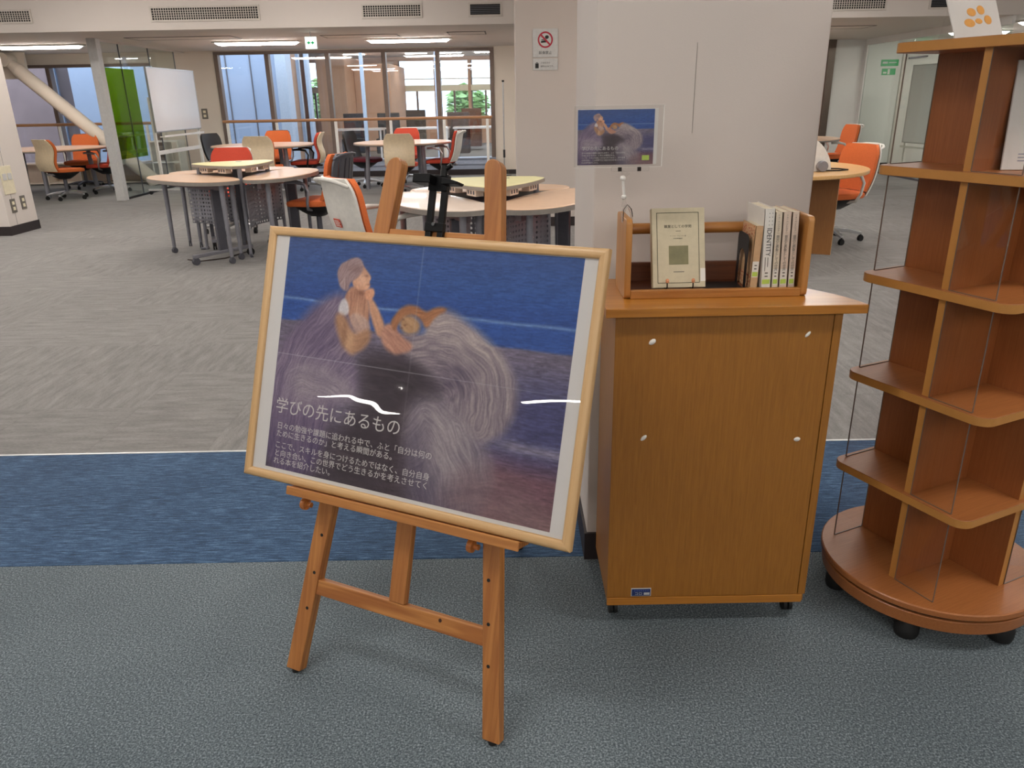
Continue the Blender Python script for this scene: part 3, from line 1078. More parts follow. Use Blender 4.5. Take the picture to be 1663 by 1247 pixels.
# ---------------------------------------------------------------- chairs (local +Y is the way the sitter faces)
def make_chair(label, uph, shell, frame, arms='frame', base='silver', style='task', seatmat=None):
    t = thing('swivel_chair', label, 'chair', (0, 0, 0), 0, 'swivel chairs of the reading room')
    seatmat = seatmat or uph
    # seat cushion
    rings = []
    for z, k in ((.405, .86), (.412, .97), (.44, 1.0), (.458, .97), (.466, .85)):
        rings.append([(x * k, y * k + .02, z + .012 * max(0, -y) - (.03 * max(0, y - .15) / .1 * .5)) for x, y in superellipse(.245, .235, 4, 28)])
    MB().loft(rings).build('seat', seatmat, t, 50)
    MB().loft([[(x, y, z) for x, y in superellipse(a, b, 3, 20)] for z, a, b in ((.30, .07, .07), (.34, .13, .13), (.385, .19, .19), (.406, .2, .2))]).build('mechanism', 'black', t, 40)
    MB().cyl((0, 0, .1), (0, 0, .31), .027).build('gas_column', 'greyd', t, 40)

    def wid(v):
        return .215 + .012 * math.sin(PI * v) - (.03 * max(0, v - .8) / .2)

    def back(off, top=1.0, bot=0.0):
        def fn(u, v):
            v = bot + (top - bot) * v
            s = 2 * u - 1
            if style == 'wave':
                y = -.215 - .07 * v - .035 * math.sin(2 * PI * v * .95 + .4) + .03 * s * s
            else:
                y = -.205 - .13 * v - .035 * math.sin(PI * min(1, v * 1.15)) * (1 - v) + .045 * s * s
            wv = wid(v) * (1 - .10 * (max(0, v - .86) / .14) ** 2)
            return (s * wv, y + off, .43 + .46 * v)
        return fn
    MB().sheet(back(0, .98, .08), 10, 12, .035, lambda u, v: (0, 1, .15)).build('backrest', uph, t, 60)
    if shell:
        if style == 'task' and shell == 'greyd':
            for k in range(5):
                f0 = back(-.03)
                MB().sheet(lambda u, v, k=k: f0((k * .2 + .03) + u * .14, .04 + v * .92), 2, 12, -.016, lambda u, v: (0, 1, .15)).build('back_slat', shell, t, 60)
            MB().sheet(lambda u, v: back(-.034)(u, .9 + .1 * v), 10, 3, -.018, lambda u, v: (0, 1, .15)).build('back_frame', shell, t, 60)
        else:
            MB().sheet(back(-.012), 10, 12, -.016, lambda u, v: (0, 1, .15)).build('back_shell', shell, t, 60)
        MB().box(-.05, .05, -.24, -.05, .365, .395).build('back_bracket', frame, t, bevel=.008)
        if style == 'task':     # open grip along the top of the shell
            p = [(-.185, -.31, .84), (-.182, -.345, .858), (-.15, -.366, .872), (-.07, -.376, .88), (.07, -.376, .88), (.15, -.366, .872), (.182, -.345, .858), (.185, -.31, .84)]
            MB().tube(p, .013, 8).build('grip', shell, t, 60)
    else:
        MB().tube([(0, -.06, .385), (0, -.22, .38), (0, -.275, .45), (0, -.30, .62)], .02, 8).build('back_stem', frame, t, 60)
    if arms:
        for s in (-1, 1):
            p = [(s * .16, -.02, .375), (s * .25, -.03, .39), (s * .285, -.05, .46), (s * .285, -.07, .56), (s * .28, -.03, .625), (s * .275, .06, .645), (s * .27, .17, .64)]
            MB().tube(p, [.014, .014, .014, .014, .016, .02, .014], 8).build('armrest', arms, t, 60)
    for k in range(5):
        a = 2 * PI * k / 5 + .3
        c, s = math.cos(a), math.sin(a)
        MB().loft([[(c * r - s * e * wd, s * r + c * e * wd, z + dz) for e, dz in ((-1, -h_), (1, -h_), (1, h_), (-1, h_))]
                   for r, wd, z, h_ in ((.03, .03, .105, .022), (.16, .022, .1, .016), (.29, .016, .075, .011))]).build('base_leg', base, t, bevel=.004)
        caster(t, (c * .285, s * .285, 0), .027)
    return t


def place(t, x, y, face, z=0):
    """face = compass angle in degrees of the sitter's gaze (0 = +X, 90 = +Y)"""
    t.location = (x, y, z)
    t.rotation_euler = (0, 0, math.radians(face - 90))


protos = {}


def chair(kind, x, y, face, label):
    spec = {
        'orange_white': ('orange', 'shellwhite', 'grey', 'shellwhite', 'silver', 'task', None),
        'red_white': ('redor', 'shellwhite', 'grey', 'silver', 'silver', 'task', None),
        'orange_grey': ('orange', 'greyd', 'greyd', 'grey', 'greyd', 'task', None),
        'red_beige': ('redor', 'beige', 'silver', None, 'silver', 'wave', None),
        'orange_beige': ('orange', 'beige', 'silver', None, 'silver', 'wave', None),
        'black': ('black', None, 'black', None, 'silver', 'task', 'maroon'),
        'red_dark': ('redor', 'beige', 'black', 'black', 'silver', 'wave', None),
    }[kind]
    if kind not in protos:
        u, s, f, a, b, st, sm = spec
        t = make_chair(label, u, s, f, a, b, st, sm)
        protos[kind] = t
    else:
        t = copy_tree(protos[kind])
        t['label'] = label
    place(t, x, y, face)
    return t


# round tables
def round_table(x, y, r, lb, a0=190, n=3):
    t = thing('round_table', lb, 'table', (x, y, 0), 0, 'round tables by the windows')
    MB().lathe([(r - .02, .692), (r - .004, .698), (r, .708), (r - .004, .72), (0.001, .72)], 56).build('table_top', 'table', t, 30)
    MB().lathe([(r - .025, .685), (r - .001, .69), (r + .003, .7), (r - .001, .708)], 56).build('edge_band', 'edge', t, 30)
    for k in range(n):
        a = math.radians(a0 + 360 * k / n)
        MB().cyl((.6 * math.cos(a), .6 * math.sin(a), 0), (.56 * math.cos(a), .56 * math.sin(a), .69), .034, n=16).build('leg', 'grey', t, 40)
    MB().cyl((0, 0, .66), (0, 0, .692), .3, n=24).build('under_plate', 'greyd', t, 40)
    return t


round_table(-3.88, 12.75, .8, 'round beech table left of the exit sign, in front of the big window', 200)
round_table(-1.68, 12.85, .78, 'round beech table right of the exit sign, in front of the big window', 190)
round_table(-7.35, 12.85, .82, 'round beech table beyond the glass partition at the far left', 285)
round_table(4.15, 11.9, .75, 'round table glimpsed right of the near pillar', 20)

chair('black', -4.66, 13.15, -20, 'black swivel chair left of the left window table, beside the whiteboard')
chair('orange_beige', -3.66, 11.95, 90, 'beige wave-backed chair on the near side of the left window table')
chair('orange_grey', -4.0, 13.75, -90, 'orange chair on the window side of the left window table')
chair('red_dark', -3.24, 12.85, 185, 'red chair with beige back on the right of the left window table')
chair('black', -2.36, 13.15, -15, 'black chair with maroon seat left of the right window table')
chair('red_beige', -1.6, 11.95, 92, 'beige wave-backed chair on the near side of the right window table')
chair('red_beige', -1.76, 13.85, -90, 'red chair on the window side of the right window table')
chair('red_white', -1.04, 12.6, 172, 'red chair with pale shell right of the right window table')
chair('orange_beige', -6.8, 12.12, 60, 'beige wave-backed chair next to the left pillar')
chair('orange_grey', -7.35, 13.75, -88, 'orange chair facing us behind the far left table')
chair('red_white', -6.55, 12.95, 175, 'red chair with white arms beside the glass partition post')
chair('orange_white', 4.95, 12.1, 185, 'orange chair far right, beyond the revolving shelf')


# ---------------------------------------------------------------- leaf tables round a power hub
def perf_sheet(fn, nu, nv, lu, lv, name, mat, parent):
    m = MB()
    P = [[fn(i / nu, j / nv) for i in range(nu + 1)] for j in range(nv + 1)]
    m.v = [p for r in P for p in r]
    m.f = [(j * (nu + 1) + i, j * (nu + 1) + i + 1, (j + 1) * (nu + 1) + i + 1, (j + 1) * (nu + 1) + i) for j in range(nv) for i in range(nu)]
    me = m.mesh(name)
    me.materials.append(M[mat])
    uv = me.uv_layers.new(name='UVMap')
    for lp in me.loops:
        vi = lp.vertex_index
        uv.data[lp.index].uv = ((vi % (nu + 1)) / nu * lu, (vi // (nu + 1)) / nv * lv)
    o = put(name, me, parent, 60)
    s = o.modifiers.new('solid', 'SOLIDIFY')
    s.thickness = .003
    return o


M['perf'] = perforated('perforated_steel', '#a8a8b2', .036, .27)


def leaf_table(cx, cy, ang, lb, top='table'):
    """one leaf; local +Y points away from the hub"""
    a = math.radians(ang)
    t = thing('leaf_table', lb, 'table', (cx + .42 * math.cos(a), cy + .42 * math.sin(a), 0), a - PI / 2, 'leaf tables around the power hubs')
    out = []
    for k in range(48):
        q = 2 * PI * k / 48
        c, s = math.cos(q), math.sin(q)
        out.append((.59 * math.copysign(abs(c) ** .82, c), (.30 if s > 0 else .2) * math.copysign(abs(s) ** .9, s)))
    MB().prism(out, .694, .72).build('table_top', top, t, 40, .004)
    MB().prism([(x * 1.006, y * 1.01) for x, y in out], .684, .7135).build('edge_band', 'edge', t, 40)
    MB().box(-.45, .45, -.02, .02, .625, .684).build('apron', plain('mauve_grey_beam', '#84747a', .5), t, bevel=.004)
    MB().bar((-.28, 0, .09), (-.28, 0, .63), .034, .085, (0, 1, 0)).build('leg_column', 'greyd', t, bevel=.006)
    MB().bar((-.28, -.3, .085), (-.28, .3, .075), .045, .03).build('foot_bar', 'grey', t, bevel=.006)
    caster(t, (-.28, .28, 0), .032, 'greyd')
    caster(t, (-.28, -.28, 0), .032, 'rubber')
    for x, y in ((-.5, .06), (-.4, -.1), (.44, .07)):
        MB().cyl((x, y, .06), (x * .98, y, .69), .017, .024, 12).build('leg', 'grey', t, 40)
        caster(t, (x, y, 0), .026, 'greyd')
    perf_sheet(lambda u, v: (-.24 + .66 * u, -.12 - .1 * math.sin(PI * u * .9), .26 + .38 * v), 12, 4, .68, .38, 'modesty_panel', 'perf', t)
    return t


def hub(cx, cy, ang, lb):
    t = thing('power_hub', lb, 'power hub', (cx, cy, 0), math.radians(ang), 'raised power hubs')
    out = []
    vs = [Vector((.45 * math.cos(2 * PI * k / 3), .45 * math.sin(2 * PI * k / 3))) for k in range(3)]
    for k in range(3):
        a_, b_ = vs[k], vs[(k + 1) % 3]
        mid = (a_ + b_) / 2
        for q in range(1, 20):
            f = q / 20
            p = a_.lerp(b_, f) + mid.normalized() * .062 * 4 * f * (1 - f)
            if .06 < f < .94:
                out.append((p.x, p.y))
    MB().prism(out, .802, .818).build('top', 'riser', t, 40, .003)
    MB().prism([(x * 1.012, y * 1.012) for x, y in out], .79, .813).build('edge_band', 'edge', t, 40)
    for k in range(3):
        for s in (-1, 1):
            X = Matrix.Rotation(math.radians(60 + 120 * k), 4, 'Z') @ Matrix.Translation((.215, s * .14, 0))
            o = MB().box(-.03, .03, -.06, .06, .745, .79, X).build('socket_box', 'tablewhite', t, bevel=.003)
            m = MB()
            for e in (-.035, 0, .035):
                m.box(.03, .0315, e - .008, e + .008, .757, .78, X)
            m.build('sockets', 'greyd', o)
        X = Matrix.Rotation(math.radians(120 * k), 4, 'Z')
        MB().cyl(X @ Vector((.40, 0, .0)), X @ Vector((.36, 0, .79)), .015, .022, 12).build('leg', 'grey', t, 40)
        MB().tube([X @ Vector((.38, 0, .02)), X @ Vector((.42, .0, .012)), X @ Vector((.46, 0, .008))], .014, 8).build('foot', 'greyd', t, 40)
    MB().cyl((0, 0, .05), (0, 0, .79), .03).build('cable_post', 'greyd', t, 40)
    MB().lathe([(.03, .819), (.03, .8195), (.001, .8195)], 16, (-.12, .05, 0)).build('grommet', 'greyd', t)
    return t


gc = (-2.57, 7.47)
hub(*gc, -66, 'cream yellow triangular power hub on the left leaf tables')
leaf_table(*gc, 232, 'beech leaf table, near left one of the left group')
leaf_table(*gc, -7, 'beech leaf table, right one of the left group')
leaf_table(*gc, 112, 'beech leaf table at the back of the left group')
g2 = (-.11, 5.37)
hub(*g2, -88, 'yellow triangular power hub behind the easel')
leaf_table(*g2, 210, 'pale leaf table behind the easel, left of the black clamp', 'tablewhite')
leaf_table(*g2, -27, 'beech leaf table behind the right easel leg')
leaf_table(*g2, 93, 'beech leaf table at the back, behind the yellow hub')
o = MB().tube([(-2.95, 6.98, .006), (-2.8, 6.9, .006), (-2.62, 7.02, .006), (-2.56, 7.2, .006), (-2.5, 7.35, .01), (-2.56, 7.46, .1), (-2.56, 7.46, .3)], .006, 6).build('power_cable', plain('cable_brown', '#4a3f3a', .6), None, 60)
tag(o, 'thin dark power cable curling on the floor under the left tables', 'cable')

chair('red_white', -3.05, 8.55, -90, 'red chair behind the yellow hub of the left leaf tables')
chair('orange_grey', -1.86, 7.6, 165, 'orange chair with dark grey back at the right of the left tables')
nc = chair('orange_white', -.87, 5.22, 38, 'orange chair with white back shell just left of the easel')
st_ = MB().box(-.045, .045, -.001, .001, -.028, .028).build('sticker', 'redor', nc, label='red and white sticker')
st_.location = (0, -.3085, .60)
st_.rotation_euler = (math.radians(16), 0, 0)
m = MB()
for k in range(4):
    m.box(-.036, .036 - .012 * (k % 2), -.0016, -.0008, -.02 + .011 * k, -.015 + .011 * k)
m.build('sticker_marks', 'bookwhite', st_)
chair('red_white', .78, 5.35, 190, 'red chair half hidden between easel and near pillar')

t = thing('card_stand', 'clear acrylic stand with cream notice on the yellow hub', 'card stand', (-.05, 5.52, .818))
MB().box(-.05, .06, -.001, .002, 0, .13).build('acrylic_back', 'acrylic', t)
MB().box(-.05, .06, -.05, .002, 0, .003).build('acrylic_foot', 'acrylic', t)
MB().box(-.045, .0, -.003, -.001, .01, .1).build('card', 'card', t)
m = MB()
for k, (a, b) in enumerate(((-.018, -.008), (-.018, -.006), (-.034, -.008), (-.036, -.012), (-.034, -.01))):
    m.box(a, b, -.0036, -.003, .086 - .014 * k, .092 - .014 * k)
m.build('print_marks', 'greyink', t)

# ---------------------------------------------------------------- round desk on panel legs, right of the pillar
t = thing('panel_desk', 'round light oak desk on a panel leg right of the near pillar', 'desk', (2.3, 7.1, 0), math.radians(-28))
MB().prism(superellipse(.88, .92, 2, 56), .69, .722).build('desk_top', 'desktop', t, 40, .006)
pl_ = MB().box(-.66, .66, -.125, -.09, 0, .69).build('panel_leg', 'desk', t, bevel=.002)
MB().box(.6602, .6612, -.124, -.091, .001, .689).build('edge_band', 'desktop', pl_)
MB().box(-.02, .02, -.09, .6, 0, .69).build('panel_leg', 'desk', t, bevel=.003)
MB().box(.3, .42, -.14, -.125, .63, .685).build('cable_box', 'signgrey', t, bevel=.003)
chair('orange_white', 3.1, 7.42, 200, 'orange chair pushed up to the round oak desk')
t = thing('desk_screen', 'white quarter-round screen with a grey roller on the oak desk', 'screen', (2.42, 6.62, .722))
p = [(-.15, 0)] + [(-.15 + .44 * math.cos(a), .34 * math.sin(a)) for a in [PI / 2 * k / 16 for k in range(17)]]
MB().prism(p, -.012, .012, Matrix.Rotation(PI / 2, 4, 'X')).build('quarter_panel', 'white', t, 30, .003)
MB().cyl((.2, -.02, .045), (.2, -.07, .045), .043, n=24).build('roller', 'grey', t, 40, .004)
MB().box(.02, .08, -.02, -.012, .02, .14).build('label', 'card', t)
MB().box(.03, .07, -.022, -.02, .06, .12).build('label_print', 'redor', t)
MB().tube([(.2, -.03, .01), (.36, -.02, .006), (.46, .05, .006), (.42, .16, .006), (.3, .2, .006)], .006, 6).build('cable', 'black', t, 60)
# green emergency plates on the far right wall
for z, w_, lb, k in ((1.83, .32, 'green emergency notice beside the white door, upper one', 0), (1.68, .25, 'green pictogram plate beside the white door, lower one', 1)):
    t = thing('emergency_notice', lb, 'sign', (6.98, YF, z))
    MB().box(-w_ / 2, w_ / 2, -.006, 0, -.055, .055).build('plate', 'greensign', t, bevel=.002)
    if k == 0:
        MB().box(-.13, -.04, -.008, -.006, -.012, .02).box(-.02, .12, -.008, -.006, -.004, .012).build('pale_marks', 'signgrey', t)
    else:
        MB().box(-.02, .02, -.008, -.006, -.045, .045).build('white_bar', 'bookwhite', t)
        MB().box(-.1, -.04, -.008, -.006, -.03, .0).build('pictogram', 'bookwhite', t)


# ================================================================ easel and framed poster
EY, ET = math.radians(-25.9), math.radians(17.6)
ez = thing('display_easel', 'orange pine easel holding the framed poster', 'easel', (-.313, 1.418, 0), EY)


def ep(u, v, d=0):
    """point in the leaning plane of the easel: u along, v up the slope, d behind the front face"""
    return Vector((u, v * math.sin(ET) + d * math.cos(ET), v * math.cos(ET) - d * math.sin(ET)))


def slope_obj(name, mb, mat, bevel=.002, smooth=None, label=None):
    o = mb.build(name, mat, ez, smooth, bevel, label)
    o.rotation_euler = (-ET, 0, 0)
    return o


for s in (-1, 1):
    # upright with rounded top, built in the sloping plane (x = u, z = v)
    w_, L = .021, 1.258
    pts = [(-w_, .012), (w_, .012)] + [(w_ * math.cos(a), L + w_ * math.sin(a)) for a in [PI * k / 10 for k in range(11)]]
    lean = (.128 - .279) * s / 1.25
    poly = [(s * .279 + lean * z + x, z) for x, z in pts]
    m = MB().prism(poly, -.028, 0, Matrix.Rotation(PI / 2, 4, 'X'))
    leg = slope_obj('leg', m, 'easel', .0025)
    mm = MB()
    for v in (.178, .271, .368, .465):
        c = s * .279 + lean * v - s * .006
        mm.cyl((c, .0015, v), (c, -.0004, v), .0042, n=12)
    h = mm.build('peg_holes', 'dark', leg)
    mm = MB().cyl((s * .279 + lean * .01, .014, -.003), (s * .279 + lean * .02, .014, .014), .009, .011, 14)
    mm.build('rubber_foot', 'rubber', leg, 40)
slope_obj('lower_crossbar', MB().box(-.236, .236, .003, .024, .217, .255), 'easelX', .002)
slope_obj('knot', MB().prism(superellipse(.0042, .0048, 2, 14, (.119, .246)), -.0031, -.0024, Matrix.Rotation(PI / 2, 4, 'X')), plain('knot_brown', '#3c1d10', .6), 0)
slope_obj('centre_post', MB().box(-.021, .021, .001, .022, .256, 1.1), 'easel', .002)
slope_obj('upper_crossbar', MB().box(-.145, .145, .004, .024, 1.078, 1.117), 'easelX', .002)
slope_obj('ledge', MB().box(-.3, .314, -.056, .0, .469, .4835), 'easelX', .002)
slope_obj('ledge_lip', MB().box(-.3, .314, -.060, -.054, .4655, .4865), 'easelX', .0015)
for u0, s in ((-.232, -1), (.226, -1)):
    m = MB().cyl((u0 - .02, -.02, .441), (u0 - .032, -.02, .441), .0065, n=12)
    m.lathe([(.005, 0), (.0145, .003), (.016, .009), (.0145, .015), (.005, .018)], 16, (0, 0, 0), Matrix.Translation((u0 - .03, -.02, .441)) @ Matrix.Rotation(-PI / 2, 4, 'Y'))
    slope_obj('peg_knob', m, wood('pine_knob', '#a35a26', '#c47a3c', 'X', .3), 0, 40)
# hinged rear strut reaching the floor behind
top = ep(0, 1.09, .03)
MB().bar(top, (0, .745, .02), .04, .022, (0, 1, 0)).build('rear_strut', 'easel', ez, None, .003)
MB().cyl((0, .746, 0), (0, .745, .022), .013, n=14).build('rubber_foot', 'rubber', ez, 40)
# black sliding clamp above the picture
cl = MB()
for u in (-.0155, .0155):
    cl.box(u - .0075, u + .0075, -.006, .004, 1.02, 1.222)
cl.box(-.024, .024, -.008, .006, 1.115, 1.135).box(-.024, .024, -.01, .006, 1.205, 1.24)
k_ = slope_obj('canvas_clamp', cl, 'blackmetal', .0015, None, 'black metal sliding clamp')
MB().box(-.048, -.004, -.04, .0, 1.216, 1.236).build('clamp_jaw', 'blackmetal', k_, None, .002)
MB().prism([(.02, 1.232), (.062, 1.222), (.058, 1.217), (.02, 1.216)], 0, .03, Matrix.Rotation(PI / 2, 4, 'X')).build('clamp_lever', 'blackmetal', k_, None, .001)
m = MB().cyl((.008, -.008, 1.246), (.03, -.008, 1.262), .0055, n=10).cyl((.012, -.008, 1.236), (.012, -.008, 1.26), .0085, n=12)
m.build('clamp_screw', 'blackmetal', k_, 40)
MB().cyl((.0, -.0125, 1.131), (0, -.0095, 1.131), .004, n=12).build('rivet', 'chrome', k_, 40)

FW, FH = .872, .615
po = thing('framed_poster', 'large framed poster of two robed figures by the sea, on the easel', 'poster', (-.2815, 1.515, .478), (math.radians(-19.0), 0, math.radians(-26.08)))


def fx(x, y):
    return x - FW / 2, FH - y


b_ = .021
o_ = [(-FW / 2, 0), (FW / 2, 0), (FW / 2, FH), (-FW / 2, FH)]
i_ = [(-FW / 2 + b_, b_), (FW / 2 - b_, b_), (FW / 2 - b_, FH - b_), (-FW / 2 + b_, FH - b_)]
for k in range(4):
    j = (k + 1) % 4
    m = MB()
    q = [o_[k], o_[j], i_[j], i_[k]]
    c = [(q[0][0], 0), (q[1][0], 0)]
    # rounded moulding: outer edge, crown, inner rabbet
    rings = []
    for (ox, oz), (ix, iz) in ((o_[k], i_[k]), (o_[j], i_[j])):
        prof = [(0, .018), (0, .003), (.12, .0006), (.5, 0), (.85, .0012), (1, .005), (1, .018)]
        rings.append([(ox + (ix - ox) * t_, d_, oz + (iz - oz) * t_) for t_, d_ in prof])
    m.loft(rings)
    m.build('frame_rail', 'frame' if k % 2 == 0 else 'frameV', po, 50)
MB().box(-FW / 2 + .012, FW / 2 - .012, .012, .0165, .012, FH - .012).build('backing_board', 'card', po)
MB().box(-FW / 2 + .018, FW / 2 - .018, .0085, .011, .018, FH - .018).build('poster_sheet', 'paper', po, label='white poster paper with side margins')
MB().box(-FW / 2 + .019, FW / 2 - .019, .0052, .0064, .019, FH - .019).build('acrylic_cover', 'postersheet', po)


# ---- the printed picture, painted stroke field by stroke field in sheet coordinates
def lattice(seed, n=64):
    return np.random.default_rng(seed).random((n, n))


def vnoise(x, y, seed, n=64):
    G = lattice(seed, n)
    xi, yi = np.floor(x).astype(int), np.floor(y).astype(int)
    fx_, fy_ = x - xi, y - yi
    fx_, fy_ = fx_ * fx_ * (3 - 2 * fx_), fy_ * fy_ * (3 - 2 * fy_)
    a, b = G[yi % n, xi % n], G[yi % n, (xi + 1) % n]
    c, d = G[(yi + 1) % n, xi % n], G[(yi + 1) % n, (xi + 1) % n]
    return (a * (1 - fx_) + b * fx_) * (1 - fy_) + (c * (1 - fx_) + d * fx_) * fy_


def seg_dist(X, Y, P):
    best = np.full(X.shape, 9.0)
    arc = np.zeros(X.shape)
    s0 = 0.0
    for (x0, y0), (x1, y1) in zip(P[:-1], P[1:]):
        dx, dy = x1 - x0, y1 - y0
        l2 = dx * dx + dy * dy
        t = np.clip(((X - x0) * dx + (Y - y0) * dy) / l2, 0, 1)
        d = np.hypot(X - x0 - t * dx, Y - y0 - t * dy)
        m_ = d < best
        best = np.where(m_, d, best)
        arc = np.where(m_, s0 + t * math.sqrt(l2), arc)
        s0 += math.sqrt(l2)
    return best, arc


def smooth_poly(P, it=2):
    for _ in range(it):
        Q = []
        for (x0, y0), (x1, y1) in zip(P, P[1:] + P[:1]):
            Q += [(x0 * .75 + x1 * .25, y0 * .75 + y1 * .25), (x0 * .25 + x1 * .75, y0 * .25 + y1 * .75)]
        P = Q
    return P


def poly_mask(X, Y, P, blur):
    P = smooth_poly(list(P))
    ins = np.zeros(X.shape, bool)
    for (x0, y0), (x1, y1) in zip(P, P[1:] + P[:1]):
        cnd = ((y0 > Y) != (y1 > Y))
        xx = (x1 - x0) * (Y - y0) / (y1 - y0 + 1e-12) + x0
        ins ^= cnd & (X < xx)
    d, _ = seg_dist(X, Y, P + P[:1])
    sd = np.where(ins, d, -d)
    return np.clip(.5 + sd / blur, 0, 1)


def rgb(*c):
    return np.array(c, float) / 255


def paint(X, Y):
    H_ = X.shape + (3,)

    def lerp(a, b, t):
        return a + (b - a) * t[..., None]
    one = np.ones(H_)
    # sky, sea and shore
    hz = np.clip((Y - .02) / .15, 0, 1)
    C = lerp(one * rgb(62, 80, 124), one * rgb(50, 82, 142), np.clip(hz * .8 + (X - .1) * .5, 0, 1))
    C = lerp(C, one * rgb(44, 62, 118), np.clip((Y - .10) / .07, 0, 1) * .5)
    sea = np.clip((Y - .169) / .004, 0, 1)
    C = lerp(C, one * rgb(50, 78, 138), sea)
    C = lerp(C, one * rgb(112, 140, 180), np.exp(-((Y - .1695 - .006 * (vnoise(X * 9, Y * 0, 3) - .5)) / .0035) ** 2) * .75)
    sh = np.clip((Y - .217 - .008 * (vnoise(X * 14, Y * 3, 4) - .5)) / .006, 0, 1)
    rock = lerp(one * rgb(104, 96, 112), one * rgb(70, 70, 104), np.clip((X - .55) / .2, 0, 1) * np.clip((Y - .24) / .08, 0, 1))
    rock = lerp(rock, one * rgb(66, 56, 60), np.clip(1 - np.abs(X - .42) / .16, 0, 1) * np.clip((Y - .25) / .05, 0, 1))
    rock = lerp(rock, one * rgb(104, 74, 84), np.clip((Y - .43) / .06, 0, 1) * np.clip((X - .5) / .18, 0, 1))
    rock = lerp(rock, one * rgb(118, 92, 90), np.clip((Y - .52) / .05, 0, 1) * np.clip((X - .55) / .2, 0, 1) * .7)
    rock = lerp(rock, one * rgb(62, 54, 62), np.clip((Y - .42) / .06, 0, 1) * np.clip((.5 - X) / .12, 0, 1) * .8)
    rock = lerp(rock, one * rgb(138, 130, 142), np.exp(-((Y - .422 - .01 * vnoise(X * 12, Y * 0, 9)) / .012) ** 2) * np.clip((X - .66) / .05, 0, 1) * .7)
    C = lerp(C, rock, sh)
    st = vnoise(X * 60, Y * 420, 1) * .6 + vnoise(X * 140, Y * 800, 2) * .4 - .5
    C = C * (1 + (st * np.where(Y < .217, .30, .5))[..., None])

    WX = (vnoise(X * 22, Y * 22, 81) - .5) * .016 + (vnoise(X * 60, Y * 60, 82) - .5) * .005

    def figure(P, blur, lo, mid, hi, guide, freq=330, amp=.95, seed=20, shade=None, alpha=1.0):
        nonlocal C
        m_ = poly_mask(X + WX * .5, Y + WX * .4, P, blur) * alpha
        for _ in range(3):
            g = [guide[0]]
            for (x0, y0), (x1, y1) in zip(guide[:-1], guide[1:]):
                g += [(x0 * .75 + x1 * .25, y0 * .75 + y1 * .25), (x0 * .25 + x1 * .75, y0 * .25 + y1 * .75)]
            guide = g + [guide[-1]]
        d, s = seg_dist(X, Y, guide)
        d = d + WX
        n1 = (vnoise(d * freq * 1.5, s * 34 + d * 8, seed) * .5 + vnoise(d * freq * .75 + 7, s * 20, seed + 1) * .24
              + vnoise(d * freq * .13, s * 7, seed + 2) * .26)
        v = (n1 - .5) * .68
        tone = np.clip(.5 + amp * v + (0 if shade is None else shade), 0, 1)
        F = np.where((tone < .5)[..., None], lerp(one * lo, one * mid, tone * 2), lerp(one * mid, one * hi, tone * 2 - 1))
        C = lerp(C, F, m_)

    # left figure
    L1 = [(0.221, 0.138), (0.254, 0.153), (0.278, 0.216), (0.312, 0.243), (0.301, 0.269), (0.273, 0.285), (0.307, 0.318), (0.309, 0.38), (0.25, 0.40), (0.235, 0.45), (0.23, 0.5), (0.2, 0.60), (0.05, 0.60), (0.052, 0.4), (0.056, 0.297), (0.107, 0.234), (0.156, 0.178)]
    figure(L1, .03, rgb(66, 56, 84), rgb(112, 98, 118), rgb(172, 160, 166), [(.24, .14), (.2, .2), (.14, .26), (.10, .36), (.08, .6)], 300, 1.0, 21,
           .22 * np.exp(-((X - .17) / .07) ** 2 - ((Y - .36) / .05) ** 2) - .25 * np.clip((Y - .42) / .1, 0, 1))
    figure([(.10, .35), (.15, .32), (.23, .325), (.30, .355), (.30, .385), (.22, .405), (.13, .42)], .05, rgb(92, 82, 104), rgb(136, 124, 134), rgb(182, 172, 172), [(.06, .36), (.17, .315), (.33, .38)], 420, .9, 25)
    figure([(0.257, 0.122), (0.303, 0.133), (0.311, 0.158), (0.319, 0.187), (0.316, 0.218), (0.285, 0.232), (0.262, 0.2), (0.238, 0.152)], .008, rgb(106, 70, 60), rgb(166, 120, 98), rgb(204, 166, 138), [(.28, .12), (.28, .23)], 330, 1.0, 31)
    figure([(.262, .195), (.283, .185), (.318, .2), (.33, .225), (.3, .245), (.28, .225)], .008, rgb(128, 104, 104), rgb(168, 140, 130), rgb(206, 184, 172), [(.26, .2), (.29, .24)], 420, .9, 33)
    figure([(.238, .152), (.256, .165), (.262, .19), (.245, .2), (.228, .19)], .006, rgb(150, 142, 148), rgb(188, 182, 184), rgb(216, 212, 212), [(.23, .15), (.25, .2)], 380, .7, 35)
    figure([(0.218, 0.197), (0.248, 0.191), (0.281, 0.241), (0.323, 0.218), (0.334, 0.241), (0.294, 0.279), (0.273, 0.285), (0.242, 0.257)], .013, rgb(112, 80, 62), rgb(168, 128, 100), rgb(202, 168, 138), [(.23, .195), (.275, .27), (.33, .23)], 300, .8, 37, .15 * (np.exp(-((X - .262) / .03) ** 2) - .5))
    figure([(0.303, 0.152), (0.32, 0.145), (0.357, 0.196), (0.365, 0.23), (0.344, 0.238)], .007, rgb(128, 90, 76), rgb(186, 140, 112), rgb(212, 176, 150), [(.31, .15), (.355, .23)], 240, .55, 39)
    figure([(0.293, 0.136), (0.317, 0.123), (0.326, 0.135), (0.321, 0.151), (0.307, 0.158)], .006, rgb(150, 96, 74), rgb(200, 146, 116), rgb(220, 178, 150), [(.3, .13), (.32, .155)], 300, .6, 41)
